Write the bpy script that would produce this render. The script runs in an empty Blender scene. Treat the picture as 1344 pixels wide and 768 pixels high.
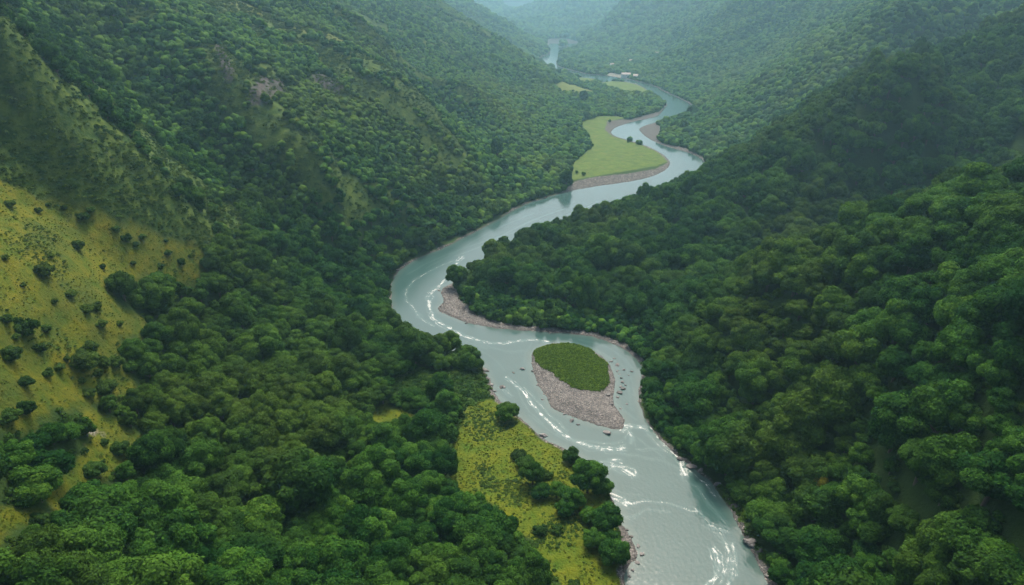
import bpy, math, random
import numpy as np
import time
T0 = time.time()

# ------------------------------------------------------------------ camera
H = 180.0                       # camera height over the river
F, CX, CY = 896.0, 672.0, 384.0 # focal length and centre of the photograph (pixels)
TH = math.atan((CY + 12.0) / F) # downward pitch
CT, ST = math.cos(TH), math.sin(TH)
rng = np.random.default_rng(7)
random.seed(7)
scene = bpy.context.scene
COL = scene.collection


def ray(px, py):
    a = (np.asarray(px, float) - CX) / F
    b = (CY - np.asarray(py, float)) / F
    return a, CT + b * ST, -ST + b * CT


def at_z(px, py, z):
    dx, dy, dz = ray(px, py)
    t = (z - H) / dz
    return (float(dx * t), float(dy * t), float(z))


def at_y(px, py, Y):
    dx, dy, dz = ray(px, py)
    t = Y / dy
    return (float(dx * t), float(Y), float(H + dz * t))


def flat(pts):
    return np.array([at_z(x, y, 0.0)[:2] for x, y in pts])


# ------------------------------------------------------------------ noise
_perm = np.random.default_rng(11).permutation(256)
_perm = np.concatenate([_perm, _perm, _perm])
_ga = np.random.default_rng(12).random(256) * 2 * math.pi
_gx, _gy = np.cos(_ga), np.sin(_ga)


def perlin(x, y):
    xi = np.floor(x).astype(np.int64); yi = np.floor(y).astype(np.int64)
    xf = x - xi; yf = y - yi
    xi &= 255; yi &= 255
    u = xf * xf * xf * (xf * (xf * 6 - 15) + 10)
    v = yf * yf * yf * (yf * (yf * 6 - 15) + 10)

    def g(ix, iy, fx, fy):
        h = _perm[_perm[ix] + iy]
        return _gx[h] * fx + _gy[h] * fy
    a = g(xi, yi, xf, yf); b = g(xi + 1, yi, xf - 1, yf)
    c = g(xi, yi + 1, xf, yf - 1); d = g(xi + 1, yi + 1, xf - 1, yf - 1)
    return (a + u * (b - a)) * (1 - v) + (c + u * (d - c)) * v * 1.0


def fbm(x, y, wl, octv=4, gain=0.5, seed=0.0):
    s = np.zeros(np.shape(x)); amp = 1.0; f = 1.0 / wl
    for i in range(octv):
        s += amp * perlin(x * f + seed + i * 17.3, y * f + seed * 1.7 + i * 9.1)
        amp *= gain; f *= 2.03
    return s


def sstep(a, b, x):
    t = np.clip((x - a) / (b - a), 0, 1)
    return t * t * (3 - 2 * t)


# ------------------------------------------------------------------ river outline (photo pixels on the water plane)
LEFT = [(835, 860), (826, 800), (818, 768), (822, 745), (838, 733), (832, 714), (818, 693), (810, 669), (798, 646), (790, 618), (762, 600), (738, 588),
        (711, 574), (681, 547), (650, 521), (642, 497), (631, 478), (617, 466), (594, 460), (567, 450), (540, 441), (524, 430),
        (515, 417), (513, 392), (514, 368), (527, 352), (550, 338), (584, 325), (611, 311), (630, 301), (654, 288), (684, 270),
        (715, 260), (742, 252), (783, 244), (810, 241), (846, 235), (868, 227), (880, 217), (877, 208), (864, 199),
        (850, 192), (825, 184), (806, 179), (801, 173), (808, 167), (829, 160), (850, 156), (865, 152), (871, 142), (877, 137), (869, 131),
        (858, 126), (852, 122), (849, 117), (837, 111), (821, 107), (804, 106), (783, 109), (784, 104), (771, 102), (757, 101), (741, 99),
        (726, 92), (716, 85), (707, 77), (712, 74), (722, 71), (722, 67), (716, 62), (722, 58), (716, 53), (728, 51)]
RIGHT = [(1030, 860), (1018, 800), (1010, 768), (988, 726), (966, 683), (941, 640), (912, 615), (890, 600), (862, 572), (845, 549), (836, 519),
         (842, 497), (842, 476), (818, 457), (785, 443), (751, 438), (704, 435), (658, 432), (634, 428), (607, 422),
         (590, 414), (572, 407), (584, 394), (577, 381), (590, 374), (598, 368), (624, 352), (660, 334), (700, 314), (750, 292),
         (800, 275), (850, 262), (885, 252), (910, 236), (925, 219), (921, 207), (900, 199), (873, 192), (857, 185), (844, 177),
         (838, 169), (846, 165), (860, 161), (880, 157), (905, 150), (911, 143), (907, 137), (892, 129), (873, 121), (860, 113),
         (829, 105), (794, 99), (772, 98), (757, 94), (735, 89), (729, 84), (732, 78), (734, 70), (746, 67), (752, 63), (766, 58), (756, 55), (742, 51)]
ISLAND = [(695, 468), (700, 485), (705, 503), (714, 515), (722, 529), (725, 537), (748, 545), (768, 552), (784, 558), (815, 566), (819, 560), (820, 549), (812, 540),
          (804, 530), (808, 503), (804, 485), (793, 470), (775, 459), (748, 451), (726, 450), (706, 457)]
ISLET = [(733, 62), (746, 62), (744, 57), (736, 56)]
river_poly = np.vstack([flat(LEFT), flat(RIGHT)[::-1]])
isl_poly = flat(ISLAND)
islet_poly = flat(ISLET)


def smooth_closed(P, n=2):
    for _ in range(n):
        Q = np.roll(P, -1, 0)
        P = np.stack([0.75 * P + 0.25 * Q, 0.25 * P + 0.75 * Q], 1).reshape(-1, 2)
    return P


river_poly = smooth_closed(river_poly, 1)
isl_poly = smooth_closed(isl_poly, 1)


def inside(P, x, y):
    r = np.zeros(x.shape, bool)
    m = (x >= P[:, 0].min()) & (x <= P[:, 0].max()) & (y >= P[:, 1].min()) & (y <= P[:, 1].max())
    if not m.any():
        return r
    xs, ys = x[m], y[m]
    c = np.zeros(xs.shape, bool)
    Q = np.roll(P, -1, 0)
    for (x0, y0), (x1, y1) in zip(P, Q):
        if y0 == y1:
            continue
        k = ((y0 > ys) != (y1 > ys)) & (xs < (x1 - x0) * (ys - y0) / (y1 - y0) + x0)
        c ^= k
    r[m] = c
    return r


def pdist(P, x, y, maxd, closed=True):
    """distance to a polyline, capped at maxd"""
    d = np.full(x.shape, maxd, float)
    Q = np.roll(P, -1, 0)
    n = len(P) if closed else len(P) - 1
    for i in range(n):
        x0, y0 = P[i]; x1, y1 = Q[i]
        m = (x > min(x0, x1) - maxd) & (x < max(x0, x1) + maxd) & (y > min(y0, y1) - maxd) & (y < max(y0, y1) + maxd)
        if not m.any():
            continue
        xs, ys = x[m], y[m]
        L = (x1 - x0) ** 2 + (y1 - y0) ** 2 + 1e-9
        t = np.clip(((xs - x0) * (x1 - x0) + (ys - y0) * (y1 - y0)) / L, 0, 1)
        dd = np.hypot(xs - x0 - t * (x1 - x0), ys - y0 - t * (y1 - y0))
        d[m] = np.minimum(d[m], dd)
    return d


def river_sd(x, y, maxd=140.0):
    """signed distance to the water's edge, positive on land"""
    x = np.asarray(x, float); y = np.asarray(y, float)
    wx = x + 1.0 * perlin(x / 9.0, y / 9.0 + 5) + 0.5 * perlin(x / 3.1 + 3, y / 3.1)
    wy = y + 1.0 * perlin(x / 9.0 + 40, y / 9.0) + 0.5 * perlin(x / 3.1 + 60, y / 3.1)
    d = pdist(river_poly, wx, wy, maxd)
    water = inside(river_poly, wx, wy)
    d = np.where(water, -d, d)
    di = pdist(isl_poly, wx, wy, maxd); ii = inside(isl_poly, wx, wy)
    dj = pdist(islet_poly, wx, wy, maxd); jj = inside(islet_poly, wx, wy)
    d = np.where(water, np.where(ii, di, np.where(jj, dj, np.maximum(d, -np.minimum(di, dj)))), d)
    return d


# ------------------------------------------------------------------ relief: control points (pixel, height) and (pixel, distance)
CZ = [  # px, py, z
    # near right spur (crest, then face)
    (870, 446, 11), (960, 408, 33), (1050, 364, 58), (1190, 327, 81), (1344, 302, 103), (1270, 313, 93), (1120, 345, 70), (1000, 366, 12), (1110, 330, 24), (1210, 303, 38), (1340, 274, 52),
    (1344, 768, 56), (1180, 768, 32), (1060, 740, 10), (1344, 600, 70), (1344, 450, 86), (1200, 600, 48), (1200, 450, 64),
    (1050, 600, 24), (950, 560, 12), (1060, 470, 38), (940, 480, 16), (1100, 680, 22),
    # hollow behind it
    (980, 356, 14), (1110, 312, 27), (1250, 285, 42), (1344, 258, 56), (880, 415, 7),
    # second right spur
    (900, 245, 22), (1000, 198, 58), (1100, 140, 100), (1210, 98, 126), (1000, 182, 16),  (1344, 45, 148),
    (1150, 240, 55), (1344, 180, 88), (1250, 170, 84), (1000, 300, 30), (900, 330, 14), (800, 330, 9), (700, 370, 6), (640, 390, 3), (800, 400, 5),
    (840, 270, 8), (760, 300, 7), (1100, 285, 34), (1250, 230, 60), (930, 380, 14),
    # left: lower wood and hillside
    (600, 768, 2.5), (450, 768, 7), (250, 768, 24), (100, 768, 40), (0, 768, 50), (0, 700, 55), (0, 620, 62), (0, 540, 70), (0, 400, 88),
    (60, 640, 47), (150, 600, 40), (100, 520, 55), (150, 420, 64), (60, 450, 76), (0, 320, 98), (100, 340, 82), (60, 255, 100), (0, 240, 110),
    (150, 290, 86), (240, 318, 66), (275, 348, 52), (200, 350, 64), (200, 500, 38), (250, 420, 36), (300, 560, 22), (350, 470, 20), (400, 380, 18), (450, 520, 7),
    (300, 650, 16), (400, 650, 8), (150, 700, 34), (470, 440, 8), (560, 520, 3), (560, 650, 2.5), (480, 380, 6), (520, 570, 3),
    # near left ridge (crest) and its shrub face
    (0, 40, 165), (60, 90, 146), (130, 168, 121), (200, 220, 101), (260, 288, 71), (300, 318, 54),
    (60, 170, 124), (150, 240, 100),
    # gully behind it
    (200, 130, 114), (330, 280, 54), (450, 345, 16), (270, 200, 84), (380, 310, 34),
    # face above the gully
    (350, 115, 116), (420, 200, 82), (500, 270, 38), (450, 240, 58), (560, 300, 16), (290, 90, 132), (400, 290, 46), (600, 270, 10),
    # left valley-side crest 2
    (610, 188, 46), (560, 140, 82), (470, 70, 126), (640, 230, 24), (665, 258, 6),
    # slopes behind it
    (650, 200, 22), (700, 215, 5), (740, 190, 3), (660, 160, 32), (600, 110, 78), (700, 140, 24), (760, 140, 5), (820, 150, 3), (720, 168, 8),
    (800, 215, 2), (820, 200, 2), (770, 225, 2), (770, 175, 2), (800, 130, 4), (760, 118, 6), (820, 114, 2), (770, 106, 2),
    # island
    (750, 480, 2.4),
    # right bank far
    (930, 180, 8), (900, 160, 2), (1000, 110, 58), (1097, 65, 108), (1210, 5, 166), (960, 200, 12), (1040, 150, 48), (950, 135, 26),
]
CY_ = [  # px, py, distance: crests known by how far off they lie
    (100, 20, 485), (380, 35, 670), (340, 0, 690), (200, 0, 560), (440, 48, 680), (520, 105, 640),
    (0, 0, 400), (300, 20, 620),
    (1100, 122, 800), (1210, 78, 860), (1300, 36, 900), (1080, 150, 720), (590, 150, 840), (622, 182, 790), (535, 102, 880), (500, 66, 900), (455, 25, 880), (555, 0, 1420), (600, 30, 1400), (660, 60, 1390), (700, 76, 1380), (725, 96, 1400), (750, 110, 1410),
    (480, 0, 1150), (540, 50, 1060), (600, 80, 1100), (660, 110, 1150), (540, 90, 860), (480, 30, 860),
    (870, 110, 1480), (940, 100, 1450), (1000, 60, 1500), (1060, 20, 1500), (850, 80, 1800), (900, 60, 1800), (800, 85, 1880), (950, 20, 1900),
    (770, 78, 2100), (800, 56, 2400), (830, 30, 2500), (850, 12, 2550), (880, 30, 2250), (760, 70, 2250),
    (560, 0, 2300), (620, 10, 2300), (660, 34, 2250), (690, 58, 2200), (705, 70, 2150), (640, 50, 2050), (600, 20, 2000),
    (720, 45, 3000), (760, 45, 3000), (800, 40, 3100), (730, 20, 3500), (760, 2, 3700), (705, 28, 3700), (800, 10, 3700),
    (690, 25, 4700), (660, 8, 4700), (700, 30, 4600), (676, 17, 4700), (650, 4, 4500), (640, -8, 4500),
]
CW = [  # world points outside the picture
    (0, 40, 2), (60, 60, 2), (120, 60, 30), (220, 100, 78), (-100, 60, 50), (-200, 60, 80), (330, 60, 110), (290, 190, 112), (330, 280, 96),
    (-240, 200, 105), (-300, 260, 135), (-330, 100, 110), (-420, 420, 200), (-420, 600, 230), (-600, 800, 320), (480, 500, 170), (600, 700, 230),
    (470, 420, 105), (800, 1000, 300), (900, 1500, 380), (700, 1900, 350), (-500, 1100, 330), (-400, 1500, 300), (-700, 2000, 400), (-500, 2500, 330),
    (900, 2500, 430), (600, 2800, 330), (-900, 3500, 450), (500, 4200, 420), (1200, 3500, 520), (-500, 4800, 260), (-220, 5300, 80),
    (1500, 4500, 500), (-1500, 2500, 420), (1500, 1800, 450), (-1200, 1200, 420), (1200, 700, 320), (-900, 500, 330), (2500, 3000, 450), (-2500, 3500, 450),
    (0, -60, 4), (-300, -60, 120), (300, -60, 120), (600, 100, 200), (-600, 100, 220), (300, 5300, 160), (900, 5300, 400), (-3000, 5300, 420), (3500, 5300, 420),
    (-150, 3300, 60), (-60, 3900, 45), (0, 4300, 45), (-170, 4800, 70), (-30, 4900, 35), (60, 5000, 35), (0, 5300, 45), (-420, 3200, 170), (620, 1250, 180), (560, 1700, 180),
]
P3 = [at_z(*c) for c in CZ] + [(lambda p: (p[0], p[1], p[2] - (5 if c[2] > 900 else 0)))(at_y(*c)) for c in CY_] + list(CW)
# the river bed and its banks stay near the water level
fl = flat(LEFT + RIGHT)
P3 += [(x, y, 0.8) for x, y in fl[::2] if y > 60]
P3 = np.array(P3)
keep = []
for i, p in enumerate(P3):
    if all(np.hypot(*(P3[j, :2] - p[:2])) > 5 + 0.01 * p[1] for j in keep):
        keep.append(i)
P3 = P3[keep]


# thin-plate spline in a log-stretched plane (even detail near and far)
def warp(x, y):
    q = np.log(np.maximum(y, -100) + 220.0)
    return 1000.0 * x / (y + 220.0) * 1.0, 1000.0 * q


def _tps_fit(P, lam):
    wx, wy = warp(P[:, 0], P[:, 1])
    n = len(P)
    r2 = (wx[:, None] - wx) ** 2 + (wy[:, None] - wy) ** 2
    K = 0.5 * r2 * np.log(r2 + 1e-9) / 1e4
    K[np.arange(n), np.arange(n)] = lam
    A = np.zeros((n + 3, n + 3)); A[:n, :n] = K
    A[:n, n] = 1; A[:n, n + 1] = wx / 1000; A[:n, n + 2] = wy / 1000
    A[n:, :n] = A[:n, n:].T
    b = np.zeros(n + 3)
    b[:n] = P[:, 2] / (P[:, 1] + 220.0) * 500.0
    return wx, wy, np.linalg.solve(A, b)


_tx, _ty, _tw = _tps_fit(P3, 0.05)


def tps(x, y):
    wx, wy = warp(x, y)
    out = np.empty(x.size); X = wx.ravel(); Y = wy.ravel()
    n = len(_tx)
    for s in range(0, X.size, 40000):
        a = X[s:s + 40000, None]; b = Y[s:s + 40000, None]
        r2 = (a - _tx) ** 2 + (b - _ty) ** 2
        out[s:s + 40000] = (0.5 * r2 * np.log(r2 + 1e-9) / 1e4) @ _tw[:n] + _tw[n] + _tw[n + 1] * X[s:s + 40000] / 1000 + _tw[n + 2] * Y[s:s + 40000] / 1000
    return out.reshape(x.shape) * (y + 220.0) / 500.0


# ------------------------------------------------------------------ graded terrain grid
NR, NC = 1100, 900
YA, YB, YO = -60.0, 5300.0, 160.0
_k = math.log((YB + YO) / (YA + YO))


def rowY(v):
    return (YA + YO) * np.exp(_k * v) - YO


def halfw(Y):
    return 0.95 * (Y + 280.0)


gv = np.linspace(0, 1, NR); gu = np.linspace(-1, 1, NC)
GY = np.repeat(rowY(gv)[:, None], NC, 1)
GX = gu[None, :] * halfw(GY)
# coarse spline then upsample (smooth function: every 4th node)
cv = np.linspace(0, 1, NR // 4); cu = np.linspace(-1, 1, NC // 4)
CYg = np.repeat(rowY(cv)[:, None], len(cu), 1); CXg = cu[None, :] * halfw(CYg)
CH = tps(CXg, CYg)


def upsample(C, nr, nc):
    r = np.linspace(0, C.shape[0] - 1, nr); c = np.linspace(0, C.shape[1] - 1, nc)
    r0 = np.clip(np.floor(r).astype(int), 0, C.shape[0] - 2); c0 = np.clip(np.floor(c).astype(int), 0, C.shape[1] - 2)
    fr = (r - r0)[:, None]; fc = (c - c0)[None, :]
    return (C[r0][:, c0] * (1 - fr) * (1 - fc) + C[r0 + 1][:, c0] * fr * (1 - fc) + C[r0][:, c0 + 1] * (1 - fr) * fc + C[r0 + 1][:, c0 + 1] * fr * fc)


GH = upsample(CH, NR, NC)
GD = river_sd(GX, GY)
# ribs and folds of the slopes, growing with height over the valley floor
amp = np.clip(GH / 60.0, 0, 1.6)
far = sstep(700, 1800, GY)
side = np.sign(GX - 100)
ribd = np.where(GX > 150, GX * 0.55 + GY * 0.83, -GX * 0.50 + GY * 0.86)  # ribs run down to the river
rib = (1 - 2 * np.abs(fbm(ribd + 30 * fbm(GX, GY, 300, 2, seed=4.2), (GX - 0.5 * GY) * 0.25, 190, 3, seed=2.5)))
rel = amp * (2.2 * fbm(GX, GY, 55, 4, seed=1.0) + 1.0 * (1 - 2 * np.abs(fbm(GX, GY, 38, 3, seed=8.0))))
rel += sstep(550, 900, GY) * amp * (12 + 6 * far) * (rib - 0.5)
rel += far * amp * 12 * fbm(GX, GY, 260, 4, seed=3.0)
GH = GH + rel * sstep(8, 60, GD) * sstep(90, 150, GY + 60)
river_mid = np.interp(GY, [0, 170, 210, 270, 320, 360, 420], [40, 50, 60, 50, 20, 0, -40])
land = 0.25 + 0.045 * np.clip(GD, 0, 25) + 0.12 * fbm(GX, GY, 7, 3, seed=5)
wr = np.interp(GY, [0, 250, 350, 400], [62, 55, 18, 30])
t = np.where(GX > river_mid, 0.5 * sstep(2, wr, GD) + 0.5 * np.clip((GD - 1) / wr, 0, 1), sstep(4, 30, GD))
GHl = np.maximum(land * (1 - t) + np.maximum(GH, land) * t, 0.12)
onisl = inside(smooth_closed(isl_poly, 0), GX, GY)
GHl = np.where(onisl, 0.25 + 1.5 * sstep(1, 9, GD) + 0.1 * fbm(GX, GY, 5, 3), GHl)
bed = -0.12 * (-GD)
GZ = np.where(GD > 0, GHl * sstep(-0.1, 1.2, GD) + 0.0, np.maximum(bed, -2.5) - 0.02)


def lookup(x, y, A=None):
    A = GZ if A is None else A
    y = np.clip(y, YA + 0.01, YB - 0.5)
    r = np.log((y + YO) / (YA + YO)) / _k * (NR - 1)
    c = (np.clip(x / halfw(y), -0.9999, 0.9999) + 1) * 0.5 * (NC - 1)
    r0 = np.clip(np.floor(r).astype(int), 0, NR - 2); c0 = np.clip(np.floor(c).astype(int), 0, NC - 2)
    fr = r - r0; fc = c - c0
    return (A[r0, c0] * (1 - fr) * (1 - fc) + A[r0 + 1, c0] * fr * (1 - fc) + A[r0, c0 + 1] * (1 - fr) * fc + A[r0 + 1, c0 + 1] * fr * fc)


def cast(px, py, lift=0.0):
    """where the lines of sight through photo pixels meet the land"""
    px = np.asarray(px, float); py = np.asarray(py, float)
    dx, dy, dz = ray(px, py)
    T = np.geomspace(60, 5200, 900)
    hit = np.full(px.shape, 5200.0)
    done = np.zeros(px.shape, bool)
    pt = np.full(px.shape, 60.0)
    for tt in T:
        z = H + dz * tt
        g = lookup(dx * tt, dy * tt) + lift
        h = (~done) & (z <= np.maximum(g, 0))
        hit[h] = 0.5 * (tt + pt[h]) if h.any() else 0
        done |= h
        pt[~done] = tt
        if done.all():
            break
    return dx * hit, dy * hit


def wpoly(pts, lift=0.0):
    a = np.array(pts, float)
    x, y = cast(a[:, 0], a[:, 1], lift)
    return np.stack([x, y], 1)


# ------------------------------------------------------------------ mesh helpers
def grid_mesh(name, X, Y, Z):
    nr, nc = X.shape
    me = bpy.data.meshes.new(name)
    co = np.stack([X, Y, Z], -1).reshape(-1, 3).astype(np.float32)
    i = np.arange(nr * nc).reshape(nr, nc)
    q = np.stack([i[:-1, :-1], i[:-1, 1:], i[1:, 1:], i[1:, :-1]], -1).reshape(-1, 4)
    return raw_mesh(me, co, q)


def raw_mesh(me, co, faces, smooth=True):
    if isinstance(me, str):
        me = bpy.data.meshes.new(me)
    n = len(faces); k = faces.shape[1]
    me.vertices.add(len(co)); me.vertices.foreach_set('co', np.ascontiguousarray(co, np.float32).ravel())
    me.loops.add(n * k); me.loops.foreach_set('vertex_index', np.ascontiguousarray(faces, np.int32).ravel())
    me.polygons.add(n)
    me.polygons.foreach_set('loop_start', np.arange(0, n * k, k, dtype=np.int32))
    me.polygons.foreach_set('loop_total', np.full(n, k, np.int32))
    me.polygons.foreach_set('use_smooth', np.full(n, smooth, bool))
    me.update(calc_edges=True)
    return me


def attr(me, name, vals, dom='POINT'):
    a = me.attributes.new(name, 'FLOAT', dom)
    a.data.foreach_set('value', np.ascontiguousarray(vals, np.float32).ravel())


def link(name, me, parent=None):
    o = bpy.data.objects.new(name, me)
    COL.objects.link(o)
    if parent is not None:
        o.parent = parent
    return o


def tag(o, label=None, cat=None, group=None, kind=None):
    if label: o['label'] = label
    if cat: o['category'] = cat
    if group: o['group'] = group
    if kind: o['kind'] = kind
    return o

HAZE, SKY, SUNE, SUNA, EXPO = 0.00021, 0.13, 1.5, 10.0, 0.92

# ------------------------------------------------------------------ land cover (outlines traced on the ground where they lie)
ys_w = lambda x, y, a=2.5: (x + a * fbm(x, y, 14, 3, seed=21), y + a * fbm(x, y, 14, 3, seed=31))


def wob(P, x, y, a=2.5):
    wx, wy = ys_w(x, y, a)
    return inside(P, wx, wy)


GOLD = [wpoly([(-90, 215), (0, 238), (60, 252), (150, 283), (240, 313), (262, 333), (279, 352), (268, 372), (228, 371), (151, 372), (144, 390), (175, 410), (191, 420),
               (176, 440), (171, 463), (171, 500), (140, 506), (107, 527), (67, 536), (33, 549), (0, 552), (-90, 560)]),
        wpoly([(104, 535), (141, 550), (190, 575), (214, 586), (174, 609), (150, 628), (127, 640), (92, 660), (84, 686), (33, 700), (0, 712), (-90, 740), (-90, 700), (0, 686), (60, 668), (62, 640), (97, 612), (100, 586)])]
MEADOW = [wpoly([(611, 533), (630, 527), (648, 524), (666, 536), (684, 550), (711, 576), (738, 590), (762, 602), (788, 620), (796, 645), (808, 668), (815, 694), (820, 735), (817, 768), (826, 840),
                 (745, 840), (735, 768), (712, 745), (699, 713), (680, 690), (651, 669), (622, 655), (597, 646), (586, 620), (587, 592), (604, 570)]),
          wpoly([(480, 540), (505, 530), (540, 540), (564, 549), (560, 556), (520, 552), (482, 556)])]
HERB = [wpoly([(505, 506), (520, 494), (545, 486), (590, 488), (625, 488), (645, 508), (640, 525), (600, 530), (590, 512), (540, 512)]),
        wpoly([(300, 655), (325, 650), (350, 665), (335, 680), (305, 678)]), wpoly([(180, 690), (215, 690), (220, 702), (195, 708)])]
FMEAD = [flat([(762, 165), (783, 157), (804, 155), (821, 156), (798, 162), (794, 171), (804, 179), (829, 187), (854, 196), (873, 204), (877, 213), (860, 219), (829, 225), (783, 233),
               (748, 240), (750, 217), (771, 200), (775, 185)]),
         flat([(785, 109), (804, 107), (821, 108), (836, 111), (848, 117), (850, 122), (838, 122), (820, 119), (800, 115)]),
         flat([(757, 103), (770, 103), (782, 105), (772, 109), (758, 108)])]
OLIVE = [wpoly([(728, 112), (751, 110), (780, 119), (786, 124), (761, 126), (738, 122)])]
GRAVEL = [flat([(572, 406), (584, 393), (577, 380), (592, 373), (600, 383), (608, 398), (622, 412), (650, 423), (700, 430), (750, 433), (788, 438), (822, 452), (846, 472), (842, 478), (818, 458),
                (785, 444), (751, 439), (704, 436), (658, 433), (634, 430), (607, 424), (590, 416)]),
          flat([(735, 256), (742, 249), (756, 240), (783, 234), (829, 229), (860, 223), (877, 214), (881, 212), (882, 217), (868, 229), (846, 237), (810, 243), (783, 246), (742, 254), (715, 262)]),
          flat([(798, 161), (829, 157), (850, 151), (868, 147), (868, 154), (829, 162), (808, 169), (801, 174), (808, 182), (795, 178), (793, 170)]),
          flat([(838, 169), (846, 165), (862, 159), (868, 175), (866, 188), (900, 195), (921, 206), (900, 201), (873, 193), (857, 186), (844, 178)]),
          flat([(812, 690), (826, 694), (842, 715), (848, 733), (826, 758), (814, 768), (812, 740)]),
          flat([(700, 566), (715, 572), (745, 590), (764, 602), (740, 592), (711, 577)]), isl_poly]
ISLE_GRASS = flat([(697, 464), (712, 455), (745, 450), (775, 459), (792, 474), (798, 492), (799, 507), (790, 516), (775, 518), (755, 514), (737, 504), (722, 490), (705, 478)])
SCRUB = [wpoly([(-90, 0), (0, 42), (60, 92), (130, 170), (200, 222), (260, 292), (300, 322), (285, 335), (262, 332), (240, 312), (150, 282), (60, 252), (0, 237), (-90, 215)])]
HEATH = [  # thin cover on crests and slopes, grass showing through
    wpoly([(0, 40), (30, 45), (90, 85), (150, 130), (215, 190), (270, 235), (330, 290), (345, 325), (310, 325), (262, 290), (200, 221), (130, 170), (60, 92)], 0),
    wpoly([(255, 0), (300, 0), (365, 22), (400, 36), (450, 52), (480, 78), (520, 110), (562, 146), (606, 190), (610, 215), (590, 225), (540, 170), (505, 150), (470, 130), (440, 115), (400, 62), (350, 60), (300, 30)]),
    wpoly([(285, 55), (320, 62), (365, 95), (375, 125), (350, 142), (325, 128), (300, 110), (288, 90)]),
    wpoly([(400, 82), (440, 92), (462, 120), (440, 130), (405, 108)]),
]
RIDGE_GOLD = [wpoly([(292, 0), (320, 2), (362, 20), (372, 26), (345, 22), (310, 12)]), wpoly([(365, 30), (400, 35), (450, 52), (449, 58), (400, 43)])]
BARE = [wpoly([(110, 562), (124, 558), (134, 565), (126, 572), (115, 570)]), wpoly([(134, 571), (141, 568), (144, 575), (136, 578)]), wpoly([(108, 582), (114, 580), (113, 590), (108, 592)]), flat([(795, 99), (802, 96), (822, 102), (829, 105), (812, 103)])]
CLIFF = [wpoly([(283, 62), (293, 58), (305, 90), (307, 112), (296, 116), (290, 95)]), wpoly([(328, 110), (342, 100), (365, 104), (378, 118), (362, 132), (340, 146), (326, 136)]),
         wpoly([(402, 96), (420, 100), (447, 110), (452, 122), (435, 122), (415, 112)])]


def anyin(PS, x, y, a=2.5):
    r = np.zeros(x.shape, bool)
    for P in PS:
        r |= wob(P, x, y, a)
    return r


def blur(M, n=1):
    M = M.astype(float)
    for _ in range(n):
        M[1:-1, 1:-1] = (M[1:-1, 1:-1] * 2 + M[:-2, 1:-1] + M[2:, 1:-1] + M[1:-1, :-2] + M[1:-1, 2:]) / 6
    return M


m_gold = blur(anyin(GOLD, GX + 5 * fbm(GX, GY, 32, 2, seed=81), GY + 5 * fbm(GX, GY, 32, 2, seed=82), 4.0), 3)
m_mead = blur(anyin(MEADOW, GX, GY, 2.5), 2)
m_herb = blur(anyin(HERB, GX, GY), 2)
m_isle = inside(ISLE_GRASS, *ys_w(GX, GY, 2.2))
m_fm = blur(anyin(FMEAD, GX, GY, 2.0), 1)
m_olive = blur(anyin(OLIVE + RIDGE_GOLD, GX, GY, 3.0), 1)
gw = 1.3 + 3.2 * fbm(GX, GY, 24, 3, seed=14) + sstep(500, 900, GY) * 2
m_grav = anyin(GRAVEL, GX, GY, 0.8) | (GD < gw)
m_grav = blur(m_grav & ~m_isle & ~((m_fm > 0.5) & (GD > 3)), 1)
m_rock = blur(anyin(CLIFF, GX, GY, 5.0), 1)
m_bare = blur(anyin(BARE, GX, GY, 1.5), 1)
m_scrub = blur(anyin(SCRUB, GX, GY, 3.0), 2)
def box(M, n):
    for ax in (0, 1):
        c = np.cumsum(np.pad(M, [(n + 1, n) if a == ax else (0, 0) for a in (0, 1)], mode='edge'), axis=ax)
        M = (np.take(c, range(2 * n + 1, c.shape[ax]), ax) - np.take(c, range(0, c.shape[ax] - 2 * n - 1), ax)) / (2 * n + 1)
    return M


convex = GZ - box(GZ, 14)
ridge_ = (GX < river_mid) & (GY > 340) & (GY < 1700) & (GZ > 25) & (GD > 20)
m_heath = np.maximum(ridge_ * sstep(0.9, 2.2, convex / (0.6 + GY / 700) + 1.6 * fbm(GX, GY, 45, 3, seed=73)), blur(anyin(HEATH, GX + 14 * fbm(GX, GY, 50, 2, seed=71), GY + 14 * fbm(GX, GY, 50, 2, seed=72), 6.0), 3))
# meadow relief: small hummocks on open grass
open_ = np.clip(m_gold + m_mead + m_herb, 0, 1)
GZ += open_ * (0.35 * fbm(GX, GY, 9, 3, seed=44) + 0.8 * m_gold * fbm(GX, GY, 26, 3, seed=41) + 0.25 * m_gold * (1 - 2 * np.abs(perlin(GX / 5, GY / 5))))
GZ += m_isle * (0.35 + 0.15 * fbm(GX, GY, 3, 2, seed=9))
# cliffs: ledges and cracks in the rock
GZ += m_rock * (3.0 * (1 - 2 * np.abs(fbm(GX, GY, 16, 4, gain=0.6, seed=51))) + 1.5 * np.round(2 * fbm(GX, GY, 11, 3, seed=53)))
GZ += m_bare * 0.3 * fbm(GX, GY, 3, 3, seed=5)


# ------------------------------------------------------------------ materials
def mat(name):
    m = bpy.data.materials.new(name); m.use_nodes = True
    nt = m.node_tree
    return m, nt, nt.nodes['Principled BSDF']


def N(nt, typ, **kw):
    n = nt.nodes.new(typ)
    for k, v in kw.items():
        setattr(n, k, v)
    return n


def L(nt, a, b):
    nt.links.new(a, b)


def mixc(nt, fac, a, b, mode='MIX'):
    n = N(nt, 'ShaderNodeMix', data_type='RGBA', blend_type=mode)
    for sock, v in ((n.inputs[0], fac), (n.inputs[6], a), (n.inputs[7], b)):
        if hasattr(v, 'is_linked') or isinstance(v, bpy.types.NodeSocket):
            L(nt, v, sock)
        elif isinstance(v, (int, float)):
            sock.default_value = v
        else:
            sock.default_value = (*v, 1)
    return n.outputs[2]


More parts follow.
